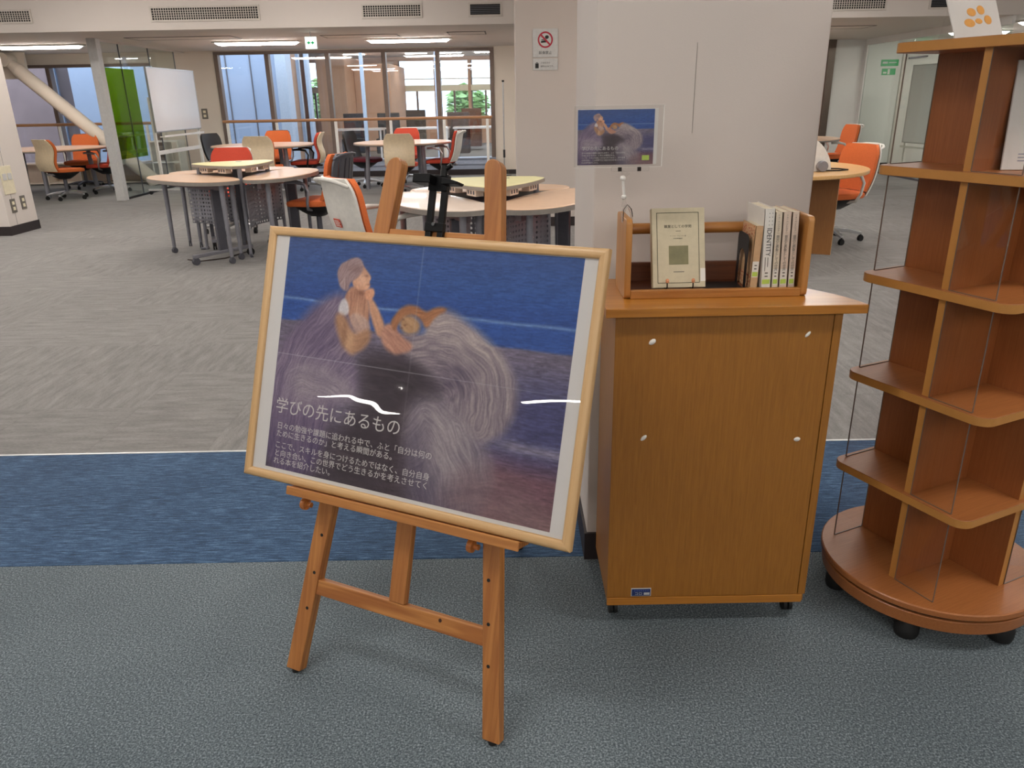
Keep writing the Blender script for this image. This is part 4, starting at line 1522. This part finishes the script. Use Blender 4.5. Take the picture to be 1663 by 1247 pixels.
    figure([(0.276, 0.068), (0.294, 0.085), (0.311, 0.101), (0.306, 0.112), (0.312, 0.123), (0.302, 0.135), (0.281, 0.135), (0.262, 0.125), (0.257, 0.11), (0.272, 0.097)], .005, rgb(150, 98, 74), rgb(196, 150, 122), rgb(222, 190, 166), [(.28, .065), (.31, .13)], 180, .5, 43)
    figure([(0.215, 0.088), (0.235, 0.068), (0.262, 0.057), (0.281, 0.064), (0.285, 0.08), (0.274, 0.104), (0.254, 0.116), (0.249, 0.138), (0.232, 0.136), (0.217, 0.122)], .006, rgb(96, 74, 76), rgb(146, 122, 122), rgb(188, 170, 164), [(.285, .06), (.24, .08), (.23, .14)], 380, .9, 45)
    for cx_, cy_, a_, b_, al, cc in ((.297, .099, .006, .0028, .7, (112, 76, 66)), (.305, .118, .005, .0018, .6, (140, 82, 70)), (.284, .112, .012, .014, .35, (226, 192, 170)), (.286, .139, .012, .006, .6, (112, 72, 60)), (.262, .085, .03, .012, .45, (112, 86, 84)), (.27, .255, .012, .02, .35, (216, 182, 142)), (.252, .24, .008, .03, .5, (112, 78, 60)), (.285, .19, .02, .03, .3, (208, 170, 142))):
        C = lerp(C, one * rgb(*cc), np.exp(-((X - cx_) / a_) ** 2 - ((Y - cy_) / b_) ** 2) * al)
    # right figure: bowed back, folded arms, knees and robe
    R1 = [(0.462, 0.18), (0.488, 0.158), (0.52, 0.152), (0.582, 0.18), (0.652, 0.226), (0.697, 0.275), (0.719, 0.333), (0.702, 0.385), (0.668, 0.412), (0.648, 0.432), (0.6, .43), (.55, .40), (0.542, 0.35), (0.491, 0.298), (0.446, 0.275), (0.423, 0.265), (0.436, 0.229), (0.47, 0.205)]
    gd = [(.44, .255), (.50, .24), (.56, .245), (.61, .28), (.635, .33), (.63, .40)]
    figure(R1, .022, rgb(74, 64, 82), rgb(130, 118, 124), rgb(190, 176, 166), gd, 330, 1.15, 51, .22 * np.exp(-((Y - .19 - .25 * (X - .5)) / .04) ** 2) - .22 * np.exp(-((X - .55) / .06) ** 2 - ((Y - .31) / .035) ** 2))
    R2 = [(0.436, 0.385), (0.460, 0.347), (0.505, 0.343), (0.57, 0.372), (0.635, 0.425), (0.675, 0.48), (0.67, 0.55), (0.64, 0.60), (0.5, 0.60), (0.47, 0.50), (0.445, 0.443)]
    figure(R2, .04, rgb(70, 62, 80), rgb(124, 114, 122), rgb(176, 166, 164), [(.43, .42), (.47, .35), (.53, .36), (.6, .43), (.64, .52), (.66, .6)], 340, 1.0, 55, .2 * np.exp(-((X - .56) / .05) ** 2 - ((Y - .42) / .06) ** 2) - .25 * np.clip((Y - .5) / .08, 0, 1))
    figure([(.30, .285), (.36, .265), (.44, .285), (.50, .31), (.53, .345), (.45, .36), (.43, .42), (.40, .60), (.24, .60), (.28, .46), (.33, .39)], .05, rgb(44, 38, 44), rgb(62, 54, 60), rgb(92, 80, 84), [(.3, .3), (.42, .3), (.5, .34)], 240, .9, 57, None, .85)
    figure([(.47, .40), (.50, .44), (.53, .50), (.56, .60), (.47, .60), (.45, .5)], .05, rgb(52, 46, 62), rgb(84, 76, 92), rgb(120, 110, 120), [(.46, .38), (.5, .48), (.54, .6)], 330, .9, 58, None, .6)
    figure([(.60, .50), (.68, .48), (.76, .52), (.83, .60), (.55, .60)], .07, rgb(84, 62, 70), rgb(116, 92, 96), rgb(150, 126, 122), [(.5, .58), (.66, .52), (.83, .56)], 300, 1.0, 59, None, .7)
    figure([(0.357, 0.198), (0.387, 0.2), (0.412, 0.228), (0.446, 0.241), (0.438, 0.262), (0.388, 0.272), (0.352, 0.242)], .01, rgb(110, 76, 74), rgb(168, 122, 104), rgb(206, 166, 140), [(.36, .2), (.44, .26)], 330, .9, 61)
    figure([(0.370, 0.192), (0.396, 0.162), (0.436, 0.152), (0.467, 0.166), (0.49, 0.152), (0.524, 0.152), (0.49, 0.178), (0.47, 0.205), (0.45, 0.178), (0.425, 0.172), (0.402, 0.19), (0.39, 0.223)], .008, rgb(104, 66, 48), rgb(156, 106, 74), rgb(196, 146, 108), [(.38, .21), (.41, .165), (.47, .17), (.52, .15)], 420, .9, 63)
    figure([(0.397, 0.192), (0.411, 0.176), (0.434, 0.174), (0.454, 0.19), (0.453, 0.212), (0.432, 0.223), (0.41, 0.218)], .013, rgb(122, 88, 64), rgb(168, 132, 98), rgb(200, 166, 130), [(.4, .19), (.45, .22)], 330, .9, 65)
    for cx_, cy_ in ((.409, .188), (.407, .207), (.416, .2)):
        C = lerp(C, one * rgb(108, 70, 52), np.exp(-((X - cx_) / .004) ** 2 - ((Y - cy_) / .0022) ** 2) * .8)
    # canvas grain
    C = C * (1 + .10 * (vnoise(X * 330, Y * 330, 71) - .5))[..., None]
    # fold creases worn into the sheet
    cr = np.maximum(np.exp(-((Y - .304) / .0009) ** 2) * np.clip(1.1 - np.abs(X - .2) * 1.4, .15, .8), np.exp(-((X - .441) / .0009) ** 2) * np.clip(.9 - Y * 1.5, .1, .8))
    C = lerp(C, one * rgb(180, 178, 182), np.clip(cr, 0, 1) * .7)
    return np.clip(C, 0, 1)


def lin(c):
    return np.where(c <= .04045, c / 12.92, ((c + .055) / 1.055) ** 2.4)


def picture(name, parent, x0, x1, z0, z1, y, nx, ny, gain=1.0):
    """print the painting on a fine grid of coloured points"""
    gxs, gys = np.meshgrid(np.linspace(0, 1, nx), np.linspace(0, 1, ny))
    cl_ = np.clip(lin(paint(.061 + .76 * gxs, .022 + .563 * gys)) * gain, 0, 1)
    V = np.stack([x0 + (x1 - x0) * gxs, np.full_like(gxs, y), z1 + (z0 - z1) * gys], -1).reshape(-1, 3)
    idx = np.arange(nx * ny).reshape(ny, nx)
    F = np.stack([idx[1:, :-1], idx[1:, 1:], idx[:-1, 1:], idx[:-1, :-1]], -1).reshape(-1, 4)
    me = bpy.data.meshes.new(name)
    me.vertices.add(len(V))
    me.vertices.foreach_set('co', V.ravel())
    me.loops.add(F.size)
    me.loops.foreach_set('vertex_index', F.ravel().astype(np.int32))
    me.polygons.add(len(F))
    me.polygons.foreach_set('loop_start', np.arange(0, F.size, 4, dtype=np.int32))
    me.update(calc_edges=True)
    at = me.color_attributes.new('print', 'FLOAT_COLOR', 'POINT')
    at.data.foreach_set('color', np.concatenate([cl_.reshape(-1, 3), np.ones((len(V), 1))], 1).ravel())
    me.materials.append(M['printed'])
    return put(name, me, parent)


x0, zt_ = fx(.061, .022)
x1, zb_ = fx(.821, .585)
picture('printed_picture', po, x0, x1, zb_, zt_, .0082, 440, 326, 1.25)
LINES = ('日々の勉強や課題に追われる中で、ふと「自分は何の', 'ために生きるのか」と考える瞬間がある。', 'ここで、スキルを身につけるためではなく、自分自身', 'と向き合い、この世界でどう生きるかを考えさせてく', 'れる本を紹介したい。')
M['lettering'] = plain('pale_lettering', '#cfcac6', .6, 0, .01)
x, z = fx(.073, .446)
text_mesh('学びの先にあるもの', .0405, 'lettering', 'title_lettering', po, (x, .0079, z), depth=.0001)
for k, s in enumerate(LINES):
    x, z = fx(.084, (.4865, .5055, .5335, .5535, .5725)[k])
    text_mesh(s, .0184, 'lettering', 'body_lettering', po, (x, .0079, z), depth=.0001)

# ================================================================ oak cabinet with counter
cb = thing('display_cabinet', 'oak cabinet on castors in front of the near pillar', 'cabinet', (.5, 1.7, 0))


def rel(poly, ox=.5, oy=1.7):
    return [(x - ox, y - oy) for x, y in poly]


plan = rel([(.246, 1.717), (.772, 1.717), (.757, 1.79), (.715, 1.865), (.64, 1.93), (.52, 1.975), (.246, 1.995)])
MB().prism(plan, .06, .863).build('carcass', 'oak', cb, None, .002)
MB().box(.244 - .5, .7525 - .5, .0115, .018, .0855, .8625).build('front_panel', 'oak', cb, None, .001)
MB().box(.7545 - .5, .7735 - .5, .0115, .018, .0855, .8625).build('stile', 'oak', cb, None, .001)
MB().box(.244 - .5, .766 - .5, .0105, .018, .06, .0835).build('bottom_rail', 'oakX', cb, None, .0015)
ctop = rel([(.219, 1.693), (.821, 1.693), (.812, 1.73), (.80, 1.761), (.787, 1.79), (.772, 1.815), (.742, 1.856), (.705, 1.9), (.66, 1.94), (.6, 1.97), (.52, 1.99), (.42, 2.0), (.219, 2.005)])
MB().prism(ctop, .8635, .885).build('counter_top', 'oakX', cb, None, .0015)
for x, y in ((.268, 1.765), (.748, 1.765), (.29, 1.95), (.6, 1.9)):
    caster(cb, (x - .5, y - 1.7, 0), .021, 'rubber')
for k, (x, z, a, r, e) in enumerate(((.332, .799, .7, .0085, 1.5), (.696, .811, .9, .0055, 2.2), (.322, .552, .8, .007, 1.9), (.701, .541, .1, .0078, 1.4))):
    X = Matrix.Translation((x - .5, .0112, z)) @ Matrix.Rotation(-a, 4, 'Y') @ Matrix.Diagonal((e, .5, 1, 1))
    m = MB().ball((0, 0, 0), r * .75, 10)
    m.v = [tuple(X @ Vector(p)) for p in m.v]
    m.build('adhesive_putty', 'white', cb, 60, label='white blob of adhesive putty')
pl = MB().box(.308 - .5, .361 - .5, .0095, .0115, .089, .1135).build('asset_plate', 'signgrey', cb, None, .0006, 'small dark blue asset label')
MB().box(.3098 - .5, .3592 - .5, .0088, .0096, .0908, .1117).build('label_field', 'labelblue', pl)
m = MB()
for k in range(7):
    m.box(.316 - .5 + .0058 * k, .3198 - .5 + .0058 * k, .0084, .0089, .1045, .1088)
m.build('upper_marks', plain('label_mid_blue', '#4a5a94', .5), pl)
text_mesh('コロ・', .0105, 'signgrey', 'lettering', pl, (.317 - .5, .0086, .0938), depth=.0001)
MB().box(.342 - .5, .357 - .5, .0084, .0089, .0938, .1008).build('lower_marks', 'signgrey', pl)

# ---------------------------------------------------------------- wooden book rack on the counter
rk = thing('book_rack', 'small wooden desktop book rack on the oak cabinet', 'book rack', (.49, 1.85, .885))
X = Matrix.Rotation(PI / 2, 4, 'Z') @ Matrix.Rotation(PI / 2, 4, 'X')      # (a,b,c) -> x=c, y=a, z=b
for xa in (-.218, .204):
    MB().prism(rrect(-.07, .085, 0, .188, .012), xa, xa + .015, X).build('end_panel', 'rackV', rk, 30, .002)
MB().box(-.203, .204, -.07, -.055, 0, .0205).build('front_rail', 'rack', rk, None, .002)
MB().box(-.203, .204, -.055, .08, .004, .013).build('base_board', 'rackdark', rk)
MB().cyl((-.203, .07, .145), (.204, .07, .145), .0135, n=18).build('back_bar', 'rack', rk, 40)
MB().box(-.203, .204, .066, .078, .05, .06).box(-.203, .204, .066, .078, .013, .05).build('back_board', 'rackdark', rk, None, .001)


def upright_book(x0, x1, y0, depth, hgt, cover, label, tilt=0.0, z=.898, boards=None):
    t = thing('book', label, 'book', ((x0 + x1) / 2, y0, z), (0, tilt, 0), 'books standing in the wooden rack')
    w_ = (x1 - x0) / 2
    MB().box(-w_ + .0012, w_ - .0012, .0015, depth - .003, .002, hgt - .002).build('pages', 'pages', t)
    m = MB().box(-w_, -w_ + .0012, 0, depth, 0, hgt).box(w_ - .0012, w_, 0, depth, 0, hgt).box(-w_, w_, 0, .0015, 0, hgt)
    m.build('cover', cover, t)
    return t, w_


def vertical_text(t, s, size, x, ztop, step, mat='ink', y=-.0004, name='spine_lettering'):
    for k, ch in enumerate(s):
        text_mesh(ch, size, mat, name, t, (x, y, ztop - step * (k + 1)), depth=.0001, align='CENTER')


def spine_label(t, w_, z0=.018):
    MB().box(-w_ + .002, w_ - .002, -.0003, .0, z0 - .006, z0 + .032).build('shelf_label', 'bookwhite', t)
    MB().box(-w_ + .003, w_ - .003, -.0006, -.0002, z0 - .004, z0 + .007).build('green_sticker', 'green', t)
    m = MB()
    for zz in (.013, .021):
        m.box(-w_ * .3, w_ * .3, -.0006, -.0002, z0 + zz, z0 + zz + .003)
    m.build('call_number', 'greyink', t)


t, w_ = upright_book(.577, .596, 1.803, .1, .152, 'booktan', 'small tan book with red floral cover behind the black bookend', .02)
o = MB().box(-w_ - .0004, -w_, .004, .098, .118, .15).box(-w_ - .0004, -w_, .004, .098, .004, .035).build('floral_pattern', 'redor', t)
mm_, n_, l_, b2_ = new_mat('red_floral_print')
vv = n_.new('ShaderNodeTexVoronoi')
vv.inputs['Scale'].default_value = 160
l_.new(coords(n_, l_), vv.inputs['Vector'])
l_.new(ramp(n_, l_, vv.outputs['Distance'], [(.32, S('#b04a2c')), (.45, S('#d6ac84'))]), b2_.inputs['Base Color'])
o.data.materials[0] = mm_
spine_label(t, w_, .036)
t, w_ = upright_book(.603, .6275, 1.80, .132, .192, 'bookwhite', 'tall white paperback titled IDENTITY', -.035)
text_mesh('IDENTITY', .0155, 'ink', 'spine_lettering', t, (-.004, -.0004, .148), (PI / 2, PI / 2, 0), .0001)
text_mesh('・・・・・', .009, 'ink', 'spine_dots', t, (.003, -.0004, .186), (PI / 2, PI / 2, 0), .0001)
text_mesh('・・・・・', .009, 'ink', 'spine_dots', t, (-.004, -.0004, .186), (PI / 2, PI / 2, 0), .0001)
m = MB()
for k in range(2):
    m.box(-.005 + .006 * k, -.0035 + .006 * k, -.0004, 0, .045 + .01 * k, .078)
m.build('subtitle_marks', 'greyink', t)
spine_label(t, w_)
for k, (xa, xb, cv, lb) in enumerate(((.629, .6455, 'bookcream', 'pale paperback volume beside the IDENTITY book'), (.647, .6665, 'bookpink', 'middle pale paperback of the three-volume set'), (.668, .685, 'bookpink', 'pale paperback against the right end of the rack'))):
    t, w_ = upright_book(xa, xb, 1.80, .115, .184, cv, lb, -.035)
    vertical_text(t, 'ショーペンハウアー', .0055, 0, .180, .0052, 'greyink')
    vertical_text(t, '意志と表象としての世界', .0088, 0, .131, .0078, 'greyink')
    spine_label(t, w_)

t = thing('bookend', 'black metal bookend with arched cut-out holding the books', 'bookend', (.568, 1.85, .898))
arch = [(-.042, 0), (-.026, 0), (-.026, .062)] + [(-.026 * math.cos(a), .062 + .03 * math.sin(a)) for a in [PI * k / 12 for k in range(1, 12)]] + [(.026, .062), (.026, 0), (.042, 0)] + [(.042 - .018 + .018 * math.cos(a), .112 + .018 * math.sin(a)) for a in [PI / 2 * k / 6 for k in range(7)]] + [(-.042 + .018 + .018 * math.cos(a), .112 + .018 * math.sin(a)) for a in [PI / 2 + PI / 2 * k / 6 for k in range(7)]]
MB().prism(arch, -.0008, .0008, X).build('upright', 'black', t)
MB().box(-.095, .0, -.042, .042, -.001, .0008).build('foot_plate', 'black', t, None, .0004)

# face-out book on a wire stand
LB = math.radians(18)
t = thing('book', 'ivory book with dark border displayed face-out on the wire stand', 'book', (.408, 1.803, .9065), (-LB, 0, .03), 'books standing in the wooden rack')
MB().box(-.062, .062, .0015, .018, .001, .189).build('pages', 'pages', t)
MB().box(-.064, .064, 0, .0016, 0, .19).box(-.064, .064, .0175, .019, 0, .19).box(-.064, -.0625, 0, .019, 0, .19).build('cover', 'ivory', t, None, .0005)
m = MB()
for q in ((-.052, .05, .0105, .0118), (-.052, .05, .178, .1793), (-.052, -.0507, .0105, .1793), (.0487, .05, .0105, .1793)):
    m.box(q[0], q[1], -.0004, .0001, q[2], q[3])
m.build('border_line', 'ivoryline', t)
o = MB().box(-.0235, .0235, -.0005, .0001, .055, .1).build('olive_square', plain('olive_field', '#7f7a58', .55, 0, .2, 18), t)
text_mesh('職業としての学問', .0083, 'ink', 'title_lettering', t, (-.001, -.0002, .143), depth=.0001, align='CENTER')
MB().box(-.006, .006, -.0003, .0001, .1345, .1355).build('rule', 'ink', t)
text_mesh('マックス・ウェーバー著', .0036, 'greyink', 'author_lettering', t, (-.001, -.0002, .122), depth=.0001, align='CENTER')
text_mesh('尾 高 邦 雄 訳', .0036, 'greyink', 'author_lettering', t, (-.001, -.0002, .116), depth=.0001, align='CENTER')
MB().box(-.013, .013, -.0003, .0001, .0365, .0385).build('imprint_marks', 'greyink', t)
MB().box(.052, .064, -.0004, .0001, .014, .045).build('barcode_sticker', 'bookwhite', t)
t = thing('wire_book_stand', 'dark wire book stand with copper tips under the ivory book', 'book stand', (.408, 1.80, .8985))
for s in (-1, 1):
    x = s * .031
    MB().tube([(x, -.004, .0225), (x, -.006, .012), (x, .002, .004), (x, .03, .003), (x, .058, .004), (x, .064, .02), (x, .09, .11)], .0016, 8).build('wire', 'darksteel', t, 60)
    MB().lathe([(.001, .0), (.004, .001), (.0043, .007), (.003, .0095), (.001, .0105)], 12, (x, -.005, .021)).build('tip', 'copper', t, 60)
MB().tube([(-.031, .058, .004), (.031, .058, .004)], .0016, 8).build('cross_wire', 'darksteel', t)

# ---------------------------------------------------------------- clip-on card holder
t = thing('card_holder', 'clear card holder with miniature poster clipped to the rack end', 'card holder', (.279, 1.80, 1.083))
sg = (.2475 - .279, -.012)
MB().box(.149 - .279, .346 - .279, -.0165, -.0158, .108, .239).box(.149 - .279, .346 - .279, -.0132, -.0125, .108, .239).build('clear_sleeve', 'acrylic', t)
m = MB().box(.3465 - .279, .3475 - .279, -.0165, -.0125, .108, .239).box(.149 - .279, .346 - .279, -.0165, -.0125, .2392, .2396).box(.149 - .279, .346 - .279, -.0165, -.0125, .1074, .1079)
m.build('sleeve_edge', 'white', t)
cd = MB().box(.157 - .279, .335 - .279, -.0152, -.0148, .113, .232).build('card', 'paper', t)
picture('printed_picture', cd, .157 - .279, .327 - .279, .113, .2305, -.0153, 170, 120, 1.3)
text_mesh('学びの先にあるもの', .0092, 'lettering', 'title_lettering', cd, (.166 - .279, -.0155, .1455), depth=.00005)
for k, s in enumerate(LINES):
    text_mesh(s, .0041, 'lettering', 'body_lettering', cd, (.166 - .279, -.0155, .1375 - .0052 * k), depth=.00005)
MB().box(.302 - .279, .318 - .279, -.0157, -.0153, .122, .1325).build('green_sticker', 'green', cd)
MB().box(-.045, .04, -.018, -.0115, .098, .108).build('grip_bar', 'acrylic', t, None, .001)
for x in (-.03, .014):
    MB().box(x, x + .008, -.0185, -.011, .0985, .1075).build('grip_clip', 'darksteel', t)
MB().cyl((-.012, -.0145, .098), (-.018, -.0145, .086), .011, .004, 14).build('funnel', 'acrylic', t, 40)
MB().ball((-.018, -.0145, .083), .0065).build('ball_joint', 'white', t, 60)
MB().cyl((-.018, -.0145, .081), (-.014, -.012, .044), .0032, n=10).build('stem', 'white', t, 40)
MB().ball((-.014, -.012, .041), .006).build('ball_joint', 'white', t, 60)
MB().cyl((-.0135, -.012, .036), (-.012, -.010, .02), .003, .007, 12).build('clip_neck', 'acrylic', t, 40)
m = MB()
for s in (-1, 1):
    m.prism([(s * .004 - .004, .022), (s * .0125 - .004, .004), (s * .0115 - .004, -.018), (s * .0095 - .004, -.018), (s * .0085 - .004, .002), (s * .001 - .004, .018)][::s], -.008, .012, Matrix.Rotation(PI / 2, 4, 'X'))
m.build('clip_jaw', 'acrylic', t)
m = MB().tube([(-.014, -.0125, -.014), (-.014, -.0135, .012), (-.006, -.0135, .024), (.004, -.0135, .014), (.0075, -.0135, -.004)], .0009, 6)
m.build('clip_spring', 'darksteel', t, 60)

# ================================================================ revolving bookshelf
rv = thing('revolving_bookshelf', 'tall revolving wooden bookshelf on a round base', 'bookshelf', (1.163, 1.838, 0), math.radians(25))
MB().lathe([(.001, .103), (.276, .103), (.28, .106), (.28, .119), (.277, .122), (.001, .122)], 72).build('turntable', 'shelf', rv, 40)
MB().lathe([(.001, .056), (.266, .056), (.272, .06), (.276, .0935), (.274, .0955), (.001, .0955)], 72).build('plinth', 'shelf', rv, 40)
MB().lathe([(.001, .0955), (.268, .0955), (.268, .103), (.001, .103)], 48).build('bearing_gap', 'dark', rv, 40)
for k in range(6):
    a = math.radians(60 * k - 25 - 126)
    c, s = .235 * math.cos(a), .235 * math.sin(a)
    m = MB().lathe([(.012, 0), (.028, .004), (.031, .016), (.031, .034), (.022, .054), (.004, .056)], 18, (c, s, 0))
    m.build('glide', 'rubber', rv, 40)
ZS = [.122, .377, .643, .908, 1.173, 1.445]
TH = .022
for z in ZS[1:]:
    p = rrect(-.2, .2, -.2, .2, .035, 6)
    sh = MB().prism(p, z - TH, z).build('shelf', 'shelf', rv, 30, .001)
    q = rrect(-.2006, .2006, -.2006, .2006, .0356, 6)
    m = MB()
    m.loft([[(x, y, z - TH + .001) for x, y in q], [(x, y, z - .001) for x, y in q]], True, False)
    m.build('edge_band', 'shelfedge', sh, 30)
for za, zb in zip(ZS[:-1], ZS[1:]):
    zb -= TH
    for k in range(4):
        Q = Matrix.Rotation(PI / 2 * k, 4, 'Z')
        MB().box(-.186, .025, -.045, -.025, za, zb, Q).build('divider', 'shelfV', rv)
        MB().box(-.1866, -.186, -.045, -.025, za, zb, Q).build('divider_edge', 'shelfedge', rv)
        pn = MB().box(-.189, -.187, -.157, -.044, za + .001, zb - .001, Q).build('acrylic_panel', 'acrylic', rv)
        m = MB().box(-.1895, -.1865, -.1585, -.157, za + .001, zb - .001, Q).box(-.1893, -.1867, -.157, -.046, za + .0002, za + .0018, Q)
        m.box(-.1893, -.1867, -.0455, -.0445, za + .001, zb - .001, Q)
        m.build('cut_edge', 'acrylicedge', pn)

E25 = math.radians(25)


def rvp(a, b, z):
    return (1.163 + a * math.cos(E25) - b * math.sin(E25), 1.838 + a * math.sin(E25) + b * math.cos(E25), z)


# white display panel standing in the upper bay
p0_, p1_ = Vector(rvp(-.113, -.062, 1.174)), Vector(rvp(.022, -.150, 1.174))
ang = math.atan2(p1_.y - p0_.y, p1_.x - p0_.x)
t = thing('placard', 'white placard with small print standing in the upper bay of the revolving shelf', 'placard', tuple(p0_), (math.radians(-4), 0, ang), )
wd = (p1_ - p0_).length
MB().box(0, wd, 0, .006, 0, .225).build('board', 'paper', t, None, .001)
m = MB()
for k in range(3):
    m.box(.03, wd - .01, -.0004, 0, .018 + .007 * k, .0205 + .007 * k)
m.build('print_marks', plain('grey_blue_print', '#8f8f9e', .6), t)
# leaning sign on top
t = thing('table_sign', 'white leaning sign with orange ovals on top of the revolving shelf', 'sign', rvp(-.17, .06, 1.4455), (math.radians(-24), 0, E25))
MB().box(0, .165, 0, .003, 0, .22).build('sheet', 'paper', t, None, .0006)
MB().box(-.002, .167, -.0014, -.0006, 0, .222).build('clear_front', 'acrylic', t)
MB().bar((.082, .004, .13), (.082, .075, .036), .06, .002, (0, 1, 0)).build('prop', 'acrylic', t)
m = MB()
Xs = Matrix.Rotation(PI / 2, 4, 'X')
for cx_, cz_, a, b in ((.071, .062, .015, .0095), (.104, .068, .0125, .0105), (.058, .037, .018, .0095), (.09, .042, .012, .0062), (.122, .046, .0125, .0105)):
    m.prism(superellipse(a, b, 2, 20, (cx_, cz_)), .0002, .0006, Xs)
m.build('orange_ovals', 'orangeprint', t)
m = MB()
for k in range(6):
    m.box(.024, .029, -.0005, -.0001, .09 + .02 * k, .097 + .02 * k)
    m.box(.038, .09, -.0005, -.0001, .0925 + .02 * k, .0945 + .02 * k)
m.build('print_marks', 'greyink', t)
